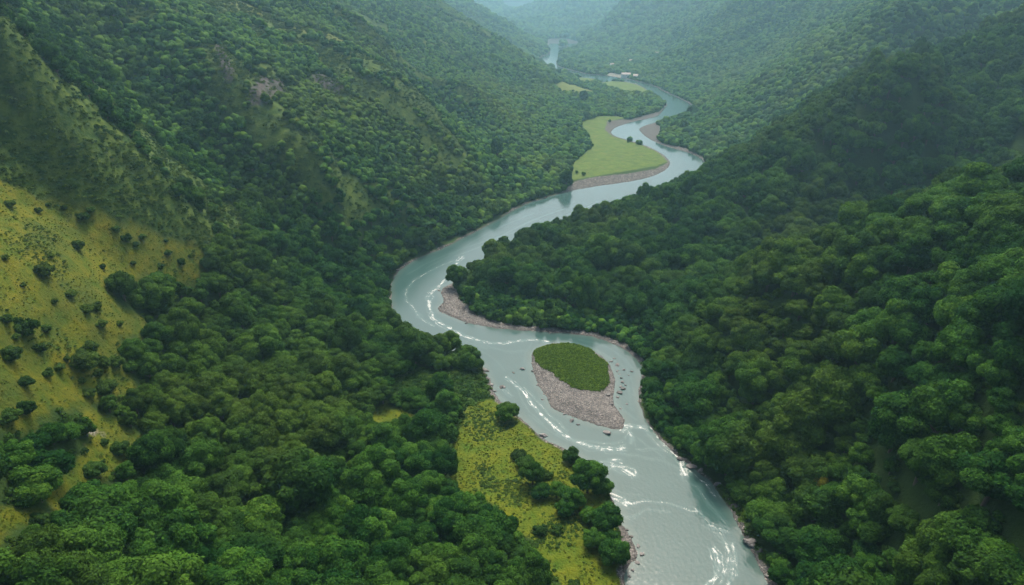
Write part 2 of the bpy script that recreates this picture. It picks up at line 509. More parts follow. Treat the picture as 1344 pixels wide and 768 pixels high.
def math_(nt, op, a, b=0.0, c=None, clamp=False):
    n = N(nt, 'ShaderNodeMath', operation=op, use_clamp=clamp)
    for i, v in enumerate([a, b] + ([c] if c is not None else [])):
        if isinstance(v, bpy.types.NodeSocket): L(nt, v, n.inputs[i])
        else: n.inputs[i].default_value = v
    return n.outputs[0]


def pos(nt):
    return N(nt, 'ShaderNodeNewGeometry').outputs['Position']


def noise(nt, vec, scale, detail=3, rough=0.6, dist=0.0):
    n = N(nt, 'ShaderNodeTexNoise'); n.inputs['Scale'].default_value = scale
    n.inputs['Detail'].default_value = detail; n.inputs['Roughness'].default_value = rough; n.inputs['Distortion'].default_value = dist
    L(nt, vec, n.inputs['Vector'])
    return n.outputs['Fac']


def ramp(nt, fac, stops):
    n = N(nt, 'ShaderNodeValToRGB')
    e = n.color_ramp.elements
    while len(e) < len(stops): e.new(0.5)
    for i, (p, c) in enumerate(stops):
        e[i].position = p
        e[i].color = (c, c, c, 1) if isinstance(c, (int, float)) else (*c, 1)
    L(nt, fac, n.inputs[0])
    return n.outputs[0]


def att(nt, name):
    return N(nt, 'ShaderNodeAttribute', attribute_name=name).outputs['Fac']


# ground
M_ground, nt, bs = mat('ground_cover')
P = pos(nt)
n_big = noise(nt, P, 0.035, 4); n_mid = noise(nt, P, 0.16, 5, 0.65); n_fine = noise(nt, P, 1.1, 4, 0.7)
wood = mixc(nt, n_fine, (0.016, 0.040, 0.008), (0.040, 0.078, 0.014))
wood = mixc(nt, ramp(nt, n_mid, [(0.45, 0.0), (0.7, 0.25)]), wood, (0.05, 0.085, 0.02))
gold = mixc(nt, ramp(nt, n_mid, [(0.36, 0.0), (0.66, 1.0)]), (0.066, 0.108, 0.007), (0.150, 0.142, 0.008))
gold = mixc(nt, ramp(nt, n_big, [(0.47, 0.0), (0.66, 0.75)]), gold, (0.050, 0.080, 0.012))
gold = mixc(nt, ramp(nt, n_fine, [(0.30, 0.9), (0.45, 0.0)]), gold, (0.05, 0.065, 0.012))
mead = mixc(nt, ramp(nt, n_mid, [(0.32, 0.0), (0.68, 1.0)]), (0.055, 0.106, 0.007), (0.130, 0.146, 0.008))
mead = mixc(nt, ramp(nt, n_fine, [(0.30, 0.6), (0.45, 0.0)]), mead, (0.05, 0.07, 0.01))
herb = mixc(nt, n_fine, (0.035, 0.075, 0.012), (0.095, 0.15, 0.02))
fmead = mixc(nt, ramp(nt, n_mid, [(0.3, 0.0), (0.7, 1.0)]), (0.070, 0.130, 0.022), (0.125, 0.165, 0.030))
fmead = mixc(nt, ramp(nt, noise(nt, P, 0.05, 6, 0.7, 1.5), [(0.56, 0.0), (0.62, 0.5), (0.66, 0.0)]), fmead, (0.17, 0.16, 0.07))
fmead = mixc(nt, ramp(nt, noise(nt, P, 0.07, 5, 0.7), [(0.38, 0.6), (0.55, 0.0)]), fmead, (0.055, 0.095, 0.018))
oliv = mixc(nt, n_mid, (0.085, 0.125, 0.022), (0.15, 0.17, 0.032))
scr = mixc(nt, ramp(nt, n_mid, [(0.4, 0.0), (0.62, 1.0)]), (0.028, 0.066, 0.010), (0.085, 0.130, 0.018))
scr = mixc(nt, ramp(nt, noise(nt, P, 0.09, 4, 0.6), [(0.60, 0.0), (0.72, 0.35)]), scr, (0.055, 0.045, 0.030))
heath = mixc(nt, ramp(nt, n_mid, [(0.38, 0.0), (0.66, 1.0)]), (0.032, 0.072, 0.010), (0.095, 0.140, 0.020))
vor = N(nt, 'ShaderNodeTexVoronoi'); vor.inputs['Scale'].default_value = 1.3; L(nt, P, vor.inputs['Vector'])
vor2 = N(nt, 'ShaderNodeTexVoronoi'); vor2.inputs['Scale'].default_value = 0.5; L(nt, P, vor2.inputs['Vector'])
grav = mixc(nt, vor.outputs['Color'], (0.080, 0.078, 0.074), (0.25, 0.235, 0.215))
grav = mixc(nt, ramp(nt, noise(nt, P, 0.25, 4), [(0.35, 0.75), (0.6, 0.0)]), grav, (0.085, 0.08, 0.075))
rock = mixc(nt, noise(nt, P, 0.45, 6, 0.75), (0.038, 0.038, 0.037), (0.16, 0.14, 0.125))
rock = mixc(nt, ramp(nt, n_mid, [(0.5, 0.0), (0.62, 0.8)]), rock, (0.05, 0.07, 0.025))
vor2.inputs['Scale'].default_value = 0.9
bare = mixc(nt, vor2.outputs['Color'], (0.10, 0.095, 0.06), (0.34, 0.31, 0.27))
mud = mixc(nt, noise(nt, P, 0.35, 5, 0.7), (0.045, 0.045, 0.043), (0.15, 0.14, 0.125))
c = wood
for nm, cc in (('scrub', scr), ('heath', heath), ('gold', gold), ('mead', mead), ('herb', herb), ('fmead', fmead), ('olive', oliv), ('grav', grav), ('rock', rock), ('bare', bare), ('mud', mud)):
    c = mixc(nt, ramp(nt, att(nt, nm), [(0.2, 0.0), (0.8, 1.0)]), c, cc)
wet = ramp(nt, att(nt, 'shore'), [(0.0, 1.0), (0.5, 0.0)])
c = mixc(nt, math_(nt, 'MULTIPLY', wet, 0.6), c, mixc(nt, 1.0, c, (0.35, 0.35, 0.35), 'MULTIPLY'))
L(nt, c, bs.inputs['Base Color']); bs.inputs['Roughness'].default_value = 0.95
bs.inputs['Specular IOR Level'].default_value = 0.15
bp = N(nt, 'ShaderNodeBump'); bp.inputs['Strength'].default_value = 0.9; bp.inputs['Distance'].default_value = 0.7
L(nt, math_(nt, 'ADD', n_fine, math_(nt, 'MULTIPLY', n_mid, 2.0)), bp.inputs['Height']); L(nt, bp.outputs[0], bs.inputs['Normal'])

me = grid_mesh('ground', GX, GY, GZ)
for nm, a in (('gold', m_gold), ('mead', m_mead), ('herb', np.clip(m_herb + m_isle, 0, 1)), ('fmead', m_fm), ('olive', m_olive), ('grav', m_grav), ('rock', m_rock), ('bare', m_bare),
              ('mud', m_grav * sstep(430, 520, GY)), ('scrub', m_scrub), ('heath', m_heath), ('shore', np.clip(GD / 4.0, 0, 1))):
    attr(me, nm, a)
me.materials.append(M_ground)
tag(link('ground', me), kind='structure')


# foliage: one recipe, several leaf greens
def foliage(name, dark, light, warm=(0.13, 0.16, 0.02), warm_amt=0.35, trans=0.22):
    m, nt, bs = mat(name)
    oi = N(nt, 'ShaderNodeObjectInfo')
    P = pos(nt)
    t = att(nt, 'tint')
    fa = att(nt, 'far')
    rr = math_(nt, 'ADD', math_(nt, 'MULTIPLY', oi.outputs['Random'], math_(nt, 'SUBTRACT', 1.0, fa)), math_(nt, 'MULTIPLY', t, fa))
    r = math_(nt, 'ADD', math_(nt, 'MULTIPLY', t, 0.55), math_(nt, 'MULTIPLY', rr, 0.45))
    sc = lambda c_, k: tuple(k[i] * c_[i] for i in range(3))
    mid = tuple(0.5 * (dark[i] + light[i]) for i in range(3))
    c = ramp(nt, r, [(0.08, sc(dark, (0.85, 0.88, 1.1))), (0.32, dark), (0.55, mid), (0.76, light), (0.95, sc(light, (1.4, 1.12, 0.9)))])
    z = noise(nt, P, 0.011, 3, 0.6)
    c = mixc(nt, math_(nt, 'MULTIPLY', ramp(nt, z, [(0.45, 0.0), (0.68, 1.0)]), warm_amt), c, warm)
    fr = noise(nt, P, 1.6, 3, 0.7)
    c = mixc(nt, 1.0, c, ramp(nt, fr, [(0.3, 0.62), (0.7, 1.3)]), 'MULTIPLY')
    L(nt, c, bs.inputs['Base Color']); bs.inputs['Roughness'].default_value = 0.85; bs.inputs['Specular IOR Level'].default_value = 0.06
    tr = N(nt, 'ShaderNodeBsdfTranslucent')
    L(nt, mixc(nt, 1.0, c, (1.5, 1.45, 0.55), 'MULTIPLY'), tr.inputs['Color'])
    mx = N(nt, 'ShaderNodeMixShader'); mx.inputs[0].default_value = trans
    L(nt, bs.outputs[0], mx.inputs[1]); L(nt, tr.outputs[0], mx.inputs[2])
    L(nt, mx.outputs[0], nt.nodes['Material Output'].inputs['Surface'])
    return m


M_leaf = foliage('broadleaf_leaves', (0.012, 0.058, 0.008), (0.062, 0.160, 0.018))
M_shrub = foliage('shrub_leaves', (0.017, 0.053, 0.010), (0.062, 0.130, 0.020))
M_scrub = foliage('scrub_leaves', (0.020, 0.056, 0.012), (0.075, 0.130, 0.022), warm_amt=0.25)
M_isle = foliage('herb_leaves', (0.065, 0.130, 0.014), (0.150, 0.245, 0.024), warm_amt=0.2)
M_tuft = foliage('grass_tufts', (0.045, 0.078, 0.008), (0.125, 0.130, 0.010), warm_amt=0.3)
M_yel = foliage('yellowing_leaves', (0.10, 0.115, 0.010), (0.21, 0.185, 0.014), warm=(0.2, 0.16, 0.02), warm_amt=0.3)
M_bark, nt, bs = mat('bark'); L(nt, mixc(nt, noise(nt, pos(nt), 4, 4), (0.05, 0.038, 0.028), (0.14, 0.11, 0.085)), bs.inputs['Base Color']); bs.inputs['Roughness'].default_value = 0.9
M_rock, nt, bs = mat('river_rock')
rc = mixc(nt, noise(nt, pos(nt), 0.9, 5, 0.7), (0.05, 0.048, 0.046), (0.23, 0.215, 0.20))
oi = N(nt, 'ShaderNodeObjectInfo'); rc = mixc(nt, 1.0, rc, ramp(nt, oi.outputs['Random'], [(0, 0.6), (1, 1.3)]), 'MULTIPLY')
L(nt, rc, bs.inputs['Base Color']); bs.inputs['Roughness'].default_value = 0.75
M_stone, nt, bs = mat('bar_gravel')
sc_ = mixc(nt, att(nt, 'tint'), (0.065, 0.062, 0.058), (0.30, 0.275, 0.245)); L(nt, sc_, bs.inputs['Base Color']); bs.inputs['Roughness'].default_value = 0.85


# ------------------------------------------------------------------ tree templates (unit: crown radius 1)
def ico(sub):
    import bmesh
    bm = bmesh.new(); bmesh.ops.create_icosphere(bm, subdivisions=sub, radius=1.0)
    v = np.array([q.co[:] for q in bm.verts]); f = np.array([[q.index for q in p.verts] for p in bm.faces]); bm.free()
    return v, f


ICO1, ICO2, ICO3 = ico(1), ico(2), ico(3)


def lobes_for(kind, r):
    """crown made of rounded boughs: centre and radius of each"""
    out = []
    if kind == 'round':
        n, hz, zc = 21, 0.80, 0.85
    elif kind == 'tall':
        n, hz, zc = 20, 1.10, 1.15
    elif kind == 'broad':
        n, hz, zc = 24, 0.60, 0.68
    else:  # bush
        n, hz, zc = 13, 0.66, 0.38
    ga = r.random() * 6.28
    for i in range(n):
        k = (i + 0.5) / n
        cz = 1 - 1.25 * k
        rr = math.sqrt(max(0, 1 - cz * cz)); a = ga + i * 2.39996 + r.normal(0, 0.25)
        d = 0.68 + r.normal(0, 0.10)
        out.append((d * rr * math.cos(a), d * rr * math.sin(a), zc + hz * d * cz * 1.05 + r.normal(0, 0.05), r.uniform(0.24, 0.44)))
    out.append((0, 0, zc, 0.62))
    out = np.array(out); out[:, 0] *= r.uniform(0.86, 1.1); out[:, 1] *= r.uniform(0.86, 1.1)
    return out, hz


def crown(kind, seed, n_leaf, leaf):
    r = np.random.default_rng(seed)
    lb, hz = lobes_for(kind, r)
    V, Fc, T = [], [], []
    # leafy sprays over every bough
    w = lb[:, 3] ** 2; w /= w.sum()
    idx = r.choice(len(lb), n_leaf * 2, p=w)
    d = r.normal(size=(n_leaf * 2, 3)); d /= np.linalg.norm(d, axis=1)[:, None]
    rad = lb[idx, 3] * (1.0 + r.normal(0, 0.06, n_leaf * 2))
    sq = np.array([1, 1, 0.85])
    p = lb[idx, :3] + d * rad[:, None] * sq
    ok = np.ones(len(p), bool)
    for k in range(len(lb)):
        q = np.linalg.norm((p - lb[k, :3]) / sq, axis=1) < lb[k, 3] * 0.86
        ok &= ~(q & (idx != k))
    ok &= d[:, 2] > -0.75
    p, d, idx = p[ok][:n_leaf], d[ok][:n_leaf], idx[ok][:n_leaf]
    nn = d + r.normal(0, 0.42, d.shape); nn[:, 2] += 0.25; nn /= np.linalg.norm(nn, axis=1)[:, None]
    up = r.normal(size=nn.shape); u = np.cross(nn, up); u /= np.linalg.norm(u, axis=1)[:, None]; v = np.cross(nn, u)
    s = leaf * r.uniform(0.6, 1.35, len(p))[:, None]
    quad = np.stack([p - u * s, p + v * s * 0.62 - nn * s * 0.15, p + u * s, p - v * s * 0.62 - nn * s * 0.15], 1).reshape(-1, 3)
    V.append(quad); Fq = np.arange(len(quad)).reshape(-1, 4)
    lt = r.random(len(lb))
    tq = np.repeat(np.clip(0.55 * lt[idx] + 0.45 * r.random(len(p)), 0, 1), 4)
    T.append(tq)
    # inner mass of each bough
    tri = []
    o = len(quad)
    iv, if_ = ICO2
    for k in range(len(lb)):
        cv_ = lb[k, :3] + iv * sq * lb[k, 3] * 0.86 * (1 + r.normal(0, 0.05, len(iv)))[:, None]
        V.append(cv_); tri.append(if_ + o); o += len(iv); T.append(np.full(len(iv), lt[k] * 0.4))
    V = np.vstack(V); T = np.concatenate(T)
    tri = np.vstack(tri)
    Fq = np.vstack([Fq, np.hstack([tri, tri[:, 2:3]])]) if False else Fq
    return V, Fq, tri, T, lb


def mixed_mesh(name, V, Q, Tr, tint, mats, mi=None, smooth=False):
    me = bpy.data.meshes.new(name)
    me.vertices.add(len(V)); me.vertices.foreach_set('co', np.ascontiguousarray(V, np.float32).ravel())
    nl = Q.size + Tr.size
    me.loops.add(nl); me.loops.foreach_set('vertex_index', np.concatenate([Q.ravel(), Tr.ravel()]).astype(np.int32))
    n = len(Q) + len(Tr); me.polygons.add(n)
    me.polygons.foreach_set('loop_start', np.concatenate([np.arange(len(Q)) * 4, Q.size + np.arange(len(Tr)) * 3]).astype(np.int32))
    me.polygons.foreach_set('loop_total', np.concatenate([np.full(len(Q), 4), np.full(len(Tr), 3)]).astype(np.int32))
    for m in mats: me.materials.append(m)
    if mi is not None: me.polygons.foreach_set('material_index', mi.astype(np.int32))
    me.polygons.foreach_set('use_smooth', np.full(n, smooth, bool))
    me.update(calc_edges=True)
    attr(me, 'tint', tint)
    return me


def tube(path, radii, k=6):
    V, Fq = [], []
    path = np.array(path, float)
    for i, p in enumerate(path):
        d = path[min(i + 1, len(path) - 1)] - path[max(i - 1, 0)]; d /= np.linalg.norm(d)
        a = np.cross(d, [0.3, 1, 0.1]); a /= np.linalg.norm(a); b = np.cross(d, a)
        for j in range(k):
            t = 6.2832 * j / k
            V.append(p + radii[i] * (math.cos(t) * a + math.sin(t) * b))
    for i in range(len(path) - 1):
        for j in range(k):
            Fq.append([i * k + j, i * k + (j + 1) % k, (i + 1) * k + (j + 1) % k, (i + 1) * k + j])
    return np.array(V), np.array(Fq)


def trunk_geo(lb, seed):
    r = np.random.default_rng(seed)
    zc = lb[-1, 2]
    V, Q = tube([(0, 0, -0.35), (0.02, 0, 0.05), (0.01, 0.03, zc * 0.45), (0, 0, zc)], [0.13, 0.085, 0.07, 0.04])
    for k in range(0, len(lb) - 1, 2):
        c0 = np.array([0, 0, zc * r.uniform(0.3, 0.6)]); c1 = lb[k, :3] * [0.95, 0.95, 1]
        mid = 0.5 * (c0 + c1) + [0, 0, -0.06]
        v, q = tube([c0, mid, c1], [0.05, 0.035, 0.015], 5)
        Q = np.vstack([Q, q + len(V)]); V = np.vstack([V, v])
    return V, Q


KINDS = ['round', 'round', 'broad', 'tall', 'round', 'broad', 'tall', 'round']
TPL = []  # (crown mesh, trunk mesh, joined object for the mass)
lib = bpy.data.collections.new('tree_kinds')


def make_templates(kinds, n_leaf, leaf, m, prefix, coll, seed0):
    res = []
    for i, kd in enumerate(kinds):
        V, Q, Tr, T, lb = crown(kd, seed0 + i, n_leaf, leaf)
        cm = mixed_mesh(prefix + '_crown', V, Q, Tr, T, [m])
        tv, tq = trunk_geo(lb, seed0 + 50 + i)
        tm = mixed_mesh(prefix + '_trunk', tv, tq, np.zeros((0, 3), int), np.zeros(len(tv)), [M_bark], smooth=True)
        VV = np.vstack([V, tv]); QQ = np.vstack([Q, tq + len(V)])
        mi = np.concatenate([np.zeros(len(Q)), np.ones(len(tq)), np.zeros(len(Tr))])
        jm = mixed_mesh(prefix, VV, QQ, Tr, np.concatenate([T, np.zeros(len(tv))]), [m, M_bark], mi)
        ob = bpy.data.objects.new('%s_%02d' % (prefix, i), jm); coll.objects.link(ob)
        res.append((cm, tm, lb))
    return res


near_lib = bpy.data.collections.new('near_kinds'); mid_lib = bpy.data.collections.new('mid_kinds')
TN = make_templates(KINDS, 5200, 0.062, M_leaf, 'broadleaf', near_lib, 100)
TM = make_templates(KINDS, 1300, 0.115, M_leaf, 'woodland', mid_lib, 200)
bush_lib = bpy.data.collections.new('bush_kinds')
TB = make_templates(['bush'] * 5, 1800, 0.095, M_shrub, 'shrub', bush_lib, 300)

# far crowns: coarse leafy masses with lumpy outlines
def far_tpl(seed, nb):
    r = np.random.default_rng(seed)
    iv, if_ = ICO2 if nb == 0 else ICO3
    keepf = [f for f in if_ if iv[f][:, 2].mean() > -0.55]
    f = np.array(keepf)
    off = r.random(3) * 50
    n = perlin(iv[:, 0] * 1.7 + off[0], iv[:, 1] * 1.7 + iv[:, 2] * 1.3 + off[1]) + 0.6 * perlin(iv[:, 0] * 4 + off[1], iv[:, 1] * 4 + iv[:, 2] * 3 + off[2])
    v = iv * (1 + 0.30 * n + r.normal(0, 0.07, len(iv)))[:, None]
    v[:, 2] = v[:, 2] * 0.9 + 0.75
    return v, f
FT = [far_tpl(400 + i, 1) for i in range(10)]
FT0 = [far_tpl(430 + i, 0) for i in range(10)]

# ------------------------------------------------------------------ where every tree stands
SKIRT = [wpoly([(598, 372), (612, 398), (640, 418), (700, 427), (752, 430), (790, 434), (824, 448), (848, 470), (862, 462), (870, 440), (820, 418), (760, 402), (720, 392), (690, 388), (650, 392), (620, 372)], 2)]
m_skirt = anyin(SKIRT, GX, GY, 2.0)
rmid = lambda y: np.interp(y, [0, 170, 210, 270, 320, 360, 420, 470, 620, 720, 800, 900, 1100, 1400, 2000, 2600], [50, 60, 55, 45, 15, 0, -60, -45, 20, 120, 200, 190, 240, 230, 110, 180])


def size_field(x, y, z):
    right = x > rmid(y)
    sr = np.interp(y, [0, 380, 520, 750, 1000, 1900, 2600, 6000], [12.3, 12.2, 10.0, 7.0, 5.6, 7, 12, 24])
    low = np.interp(z, [8, 32, 62], [1.0, 0.5, 0.0])
    sl_hi = np.interp(y, [0, 280, 360, 600, 1000, 1900, 2600, 6000], [10.5, 9.5, 5.0, 3.6, 4.4, 6.0, 12, 24])
    sl_lo = np.interp(y, [0, 380, 520, 750, 1000, 1900, 2600, 6000], [10.5, 9.5, 7.5, 5.4, 5.2, 6.5, 12, 24])
    s = np.where(right, sr, sl_lo * low + sl_hi * (1 - low))
    return s * (1 + 0.10 * fbm(x, y, 60, 2, seed=77))


CLS = [3.6, 4.6, 5.8, 7.2, 9.0, 11.0, 13.5, 18.0, 26.0]
slope_cut = 0
TX, TY, TR = [], [], []
for ci, s in enumerate(CLS):
    sp = 0.67 * s
    y0, y1 = (100, 5000)
    if s < 4: y1 = 1000
    elif s < 7: y1 = 2000
    elif s < 12: y1 = 2500
    elif s > 17: y0 = 1900
    ny = int((y1 - y0) / (sp * 0.866)) + 1
    rows = []
    for j in range(ny):
        y = y0 + j * sp * 0.866
        hwid = 0.80 * (y / 0.86 + 110) + 30
        n = int(2 * hwid / sp)
        rows.append(np.stack([np.linspace(-hwid, hwid, n) + (sp / 2 if j % 2 else 0), np.full(n, y)], 1))
    C = np.vstack(rows)
    C += rng.normal(0, 0.20 * sp, C.shape)
    x, y = C[:, 0], C[:, 1]
    z = lookup(x, y)
    sf = size_field(x, y, z)
    sk = lookup(x, y, m_skirt.astype(float)) > 0.5
    sf = np.where(sk, 4.8, sf)
    sf = sf * np.exp(rng.normal(0, 0.13, len(sf)))
    nearest = np.argmin(np.abs(np.log(sf[:, None] / np.array(CLS)[None, :])), 1)
    ok = nearest == ci
    gd = lookup(x, y, GD)
    ok &= gd > np.minimum(s * 0.30 + 1.6, 5.0)
    for A, th in ((m_gold, .4), (m_mead, .4), (m_herb, .5), (m_fm, .35), (m_grav, .5), (m_rock, .4), (m_bare, .5), (m_scrub, .45), (m_olive, .5)):
        ok &= lookup(x, y, A) < th
    vx, vy = x / np.hypot(x, y), y / np.hypot(x, y)
    for A, k in ((m_gold, 0.58), (m_mead, 1.05), (m_fm, 0.9), (m_herb, 1.0)):
        ok &= lookup(x + vx * s * k, y + vy * s * k, A) < 0.5
        ok &= lookup(x + vx * s * k * .5, y + vy * s * k * .5, A) < 0.5
    dist = np.hypot(x, y)
    sh = 0.75 * s * dist / H
    for k in (0.35, 0.7, 1.0):
        ok &= (lookup(x + vx * sh * k, y + vy * sh * k, m_fm) < 0.5) | (y < 560)
    ok &= (lookup(x + vx * sh * 0.5, y + vy * sh * 0.5, GD) > 0) | (y < 1150) | (x > rmid(y))
    ok &= ~((y > 1100) & (x < rmid(y)) & (gd < 9) & (rng.random(len(x)) < 0.6))
    ok &= ~(onisl[0, 0] | (lookup(x, y, onisl.astype(float)) > 0.3))
    hh = lookup(x, y, m_heath)
    ok &= (hh < 0.5) | ((fbm(x, y, 26, 3, seed=91) > 0.14) & (rng.random(len(x)) < 0.8))
    # small natural glades between the crowns
    ok &= ~((fbm(x, y, 26, 2, seed=63) > 0.60) & (y < 420) & ~sk & (x < rmid(y)))
    ok &= rng.random(len(x)) > 0.03
    x, y = x[ok], y[ok]
    TX.append(x); TY.append(y); TR.append(0.5 * s * np.exp(rng.normal(0, 0.20, len(x))) * 1.10)
TX, TY, TR = map(np.concatenate, (TX, TY, TR))
# young trees close the gaps of the near woods
fx = rng.uniform(-290, 290, 44000); fy = rng.uniform(100, 450, 44000)
ok = (lookup(fx, fy, GD) > 4) & (lookup(fx, fy, onisl.astype(float)) < 0.1)
vx, vy = fx / np.hypot(fx, fy), fy / np.hypot(fx, fy)
for A in (m_gold, m_mead, m_herb, m_grav, m_bare, m_scrub, m_heath):
    ok &= (lookup(fx, fy, A) < 0.4) & (lookup(fx + vx * 6, fy + vy * 6, A) < 0.5)
fx, fy = fx[ok], fy[ok]
fr = rng.uniform(2.6, 5.0, len(fx)) * np.where(lookup(fx, fy, m_skirt.astype(float)) > 0.5, 0.6, 1)
fs = size_field(fx, fy, lookup(fx, fy)); fr = np.minimum(fr, fs * 0.5); fr[len(fr) // 2:] = np.minimum(fr[len(fr) // 2:], rng.uniform(1.7, 3.0, len(fr) - len(fr) // 2))
cells = {}
for x, y, r in zip(TX, TY, TR):
    if y < 470: cells.setdefault((int(x // 12), int(y // 12)), []).append((x, y, r))
ax, ay, ar = [], [], []
for x, y, r in zip(fx, fy, fr):
    cx_, cy_ = int(x // 12), int(y // 12)
    if all((x - a) ** 2 + (y - b) ** 2 > ((0.55 if x > 0 else 0.66) * (r + c)) ** 2 for i in (-1, 0, 1) for j in (-1, 0, 1) for a, b, c in cells.get((cx_ + i, cy_ + j), ())):
        cells.setdefault((cx_, cy_), []).append((x, y, r)); ax.append(x); ay.append(y); ar.append(r)
print('filled', len(ax))
TX = np.append(TX, ax); TY = np.append(TY, ay); TR = np.append(TR, ar)
TZ = lookup(TX, TY)
# keep those the view (or a view a few steps aside) can meet
dx, dy, dz = TX, TY, TZ + 1.2 * TR - H
dep = dy * CT - dz * ST
upv = dy * ST + dz * CT
ppx = CX + F * dx / dep; ppy = CY - F * upv / dep
mrg = 60 + 1.5 * F * TR / dep
ok = (dep > 20) & (ppx > -mrg - 60) & (ppx < 1344 + mrg + 60) & (ppy > -mrg - 20) & (ppy < 768 + mrg)
TX, TY, TR, TZ, dep, ppx, ppy = [a[ok] for a in (TX, TY, TR, TZ, dep, ppx, ppy)]
clear = np.full(len(TX), 1e9)
for f in np.concatenate([np.linspace(0.25, 0.9, 40), np.linspace(0.905, 0.985, 14)]):
    z = H + (TZ + 1.7 * TR - H) * f
    clear = np.minimum(clear, z - lookup(TX * f, TY * f))
ok = clear > -8 - 0.004 * TY
TX, TY, TR, TZ, dep, ppx, ppy, clear = [a[ok] for a in (TX, TY, TR, TZ, dep, ppx, ppy, clear)]
print('trees', len(TX))

NT = len(TX)
Tkind = rng.integers(0, len(KINDS), NT); Trot = rng.random(NT) * 6.283; Tht = np.exp(rng.normal(0, 0.13, NT))
Tpix = TR * 2 / dep * F


# ------------------------------------------------------------------ individual things
def empty(name, loc, rz=0.0, s=1.0, sz=None):
    o = bpy.data.objects.new(name, None); COL.objects.link(o)
    o.location = loc; o.rotation_euler = (0, 0, rz); o.scale = (s, s, sz or s)
    o.empty_display_size = 0.5
    return o


_first = {}


def plant(name, lib, i, loc, rz, s, sz, label, cat, group=None, leaf=None):
    """a tree or shrub: an empty at its foot, trunk and crown under it"""
    key = (name, id(lib), i, leaf.name if leaf else '')
    if key not in _first:
        r = empty(name, loc)
        cm, tm, _ = lib[i]
        if leaf:
            cm = cm.copy(); cm.materials[0] = leaf
        link('crown', cm, r); link('trunk' if cat != 'shrub' else 'stem', tm, r)
        _first[key] = r
    else:
        src = _first[key]
        r = src.copy(); COL.objects.link(r)
        for k in ('group', 'label'):
            if k in r: del r[k]
        for ch in list(src.children):
            c = ch.copy(); COL.objects.link(c); c.parent = r
    r.location = loc; r.rotation_euler = (0, 0, rz); r.scale = (s, s, sz)
    tag(r, label, cat, group)
    return r


def spot(px, py, w, lift=0.45):
    """foot and radius of a plant whose crown centre shows at a pixel, w pixels wide"""
    x, y = cast([px], [py + lift * w]); x, y = float(x[0]), float(y[0])
    z = float(lookup(np.array([x]), np.array([y]))[0])
    d = y * CT - (z - H) * ST
    return x, y, z, 0.5 * w * d / F


taken = []
FARB = [(777, 191, 5), (741, 121, 5), (752, 119, 4), (764, 112, 5), (790, 106, 4), (824, 186, 3), (800, 160, 4), (766, 229, 6), (757, 226, 5)]
MT = [  # trees and bushes of the riverside meadow: px, py, width, label
    (666, 537, 28, 'lone round tree at the north tip of the riverside meadow by the water'),
    (681, 592, 20, 'small tree at the upper end of the tree row across the riverside meadow'),
    (690, 605, 24, 'second tree from the upper end of the meadow tree row'),
    (699, 622, 30, 'broad tree third from the upper end of the meadow tree row'),
    (716, 618, 18, 'slim small tree on the river side of the broad third tree in the meadow row'),
    (711, 639, 26, 'round tree in the middle of the meadow tree row'),
    (731, 643, 22, 'small round tree right of the middle of the meadow tree row'),
    (751, 653, 32, 'large tree at the lower end of the meadow tree row'),
    (741, 665, 24, 'low tree in front of the large lower tree of the meadow row'),
    (750, 597, 22, 'small upright tree on the river bank above the big bank clump'),
    (768, 609, 26, 'tree at the back of the upper river bank clump'),
    (771, 628, 42, 'biggest round tree of the upper river bank clump'),
    (789, 636, 28, 'tree hanging over the water beside the biggest bank tree'),
    (773, 673, 24, 'small tree at the upper left of the lower river bank clump'),
    (796, 680, 40, 'wide tree in the lower river bank clump nearest the rapids'),
    (778, 703, 28, 'round tree on the meadow side of the lower river bank clump'),
    (798, 702, 28, 'middle tree of the lower river bank clump'),
    (806, 722, 38, 'large tree at the foot of the lower bank clump beside the gravel spit'),
    (709, 691, 20, 'left one of two small round bushes alone in the lower meadow'),
    (731, 691, 16, 'right one of two small round bushes alone in the lower meadow'),
    (753, 763, 20, 'small bush in the meadow at the bottom edge of the photo'),
]
for i, (px, py, w, lab) in enumerate(MT):
    x, y, z, r = spot(px, py, w)
    small = w <= 20
    plant('meadow_shrub' if small else 'broadleaf_tree', TB if small else TN, i % (5 if small else 8), (x, y, z - 0.2), i * 1.3, r * 1.05, r * (1.05 if i % 2 else 0.95), lab,
          'shrub' if small else 'tree', 'trees standing in the riverside meadow')
    taken.append((x, y, r))
GB = [(13, 266, 16), (64, 268, 8), (50, 275, 10), (85, 274, 9), (109, 277, 18), (119, 269, 12), (152, 298, 11), (167, 314, 13), (178, 320, 11), (186, 306, 12), (221, 332, 11),
      (237, 339, 12), (210, 345, 11), (218, 317, 7), (249, 337, 6), (102, 320, 17), (67, 335, 10), (56, 349, 26), (134, 347, 11), (164, 362, 14), (7, 336, 12), (92, 382, 17), (126, 398, 16),
      (114, 405, 16), (133, 420, 17), (157, 424, 12), (9, 417, 16), (35, 425, 30), (61, 429, 17), (21, 442, 12), (14, 462, 28), (55, 456, 15), (107, 463, 40), (118, 453, 26), (152, 470, 22),
      (137, 475, 20), (78, 481, 16), (62, 484, 16), (107, 495, 11), (129, 487, 14), (139, 500, 30), (33, 499, 20), (117, 511, 16), (35, 531, 26), (10, 537, 30), (157, 584, 26),
      (124, 609, 28), (50, 678, 24), (137, 579, 14), (47, 452, 12), (88, 470, 10), (72, 395, 9), (30, 372, 9), (175, 345, 8)]
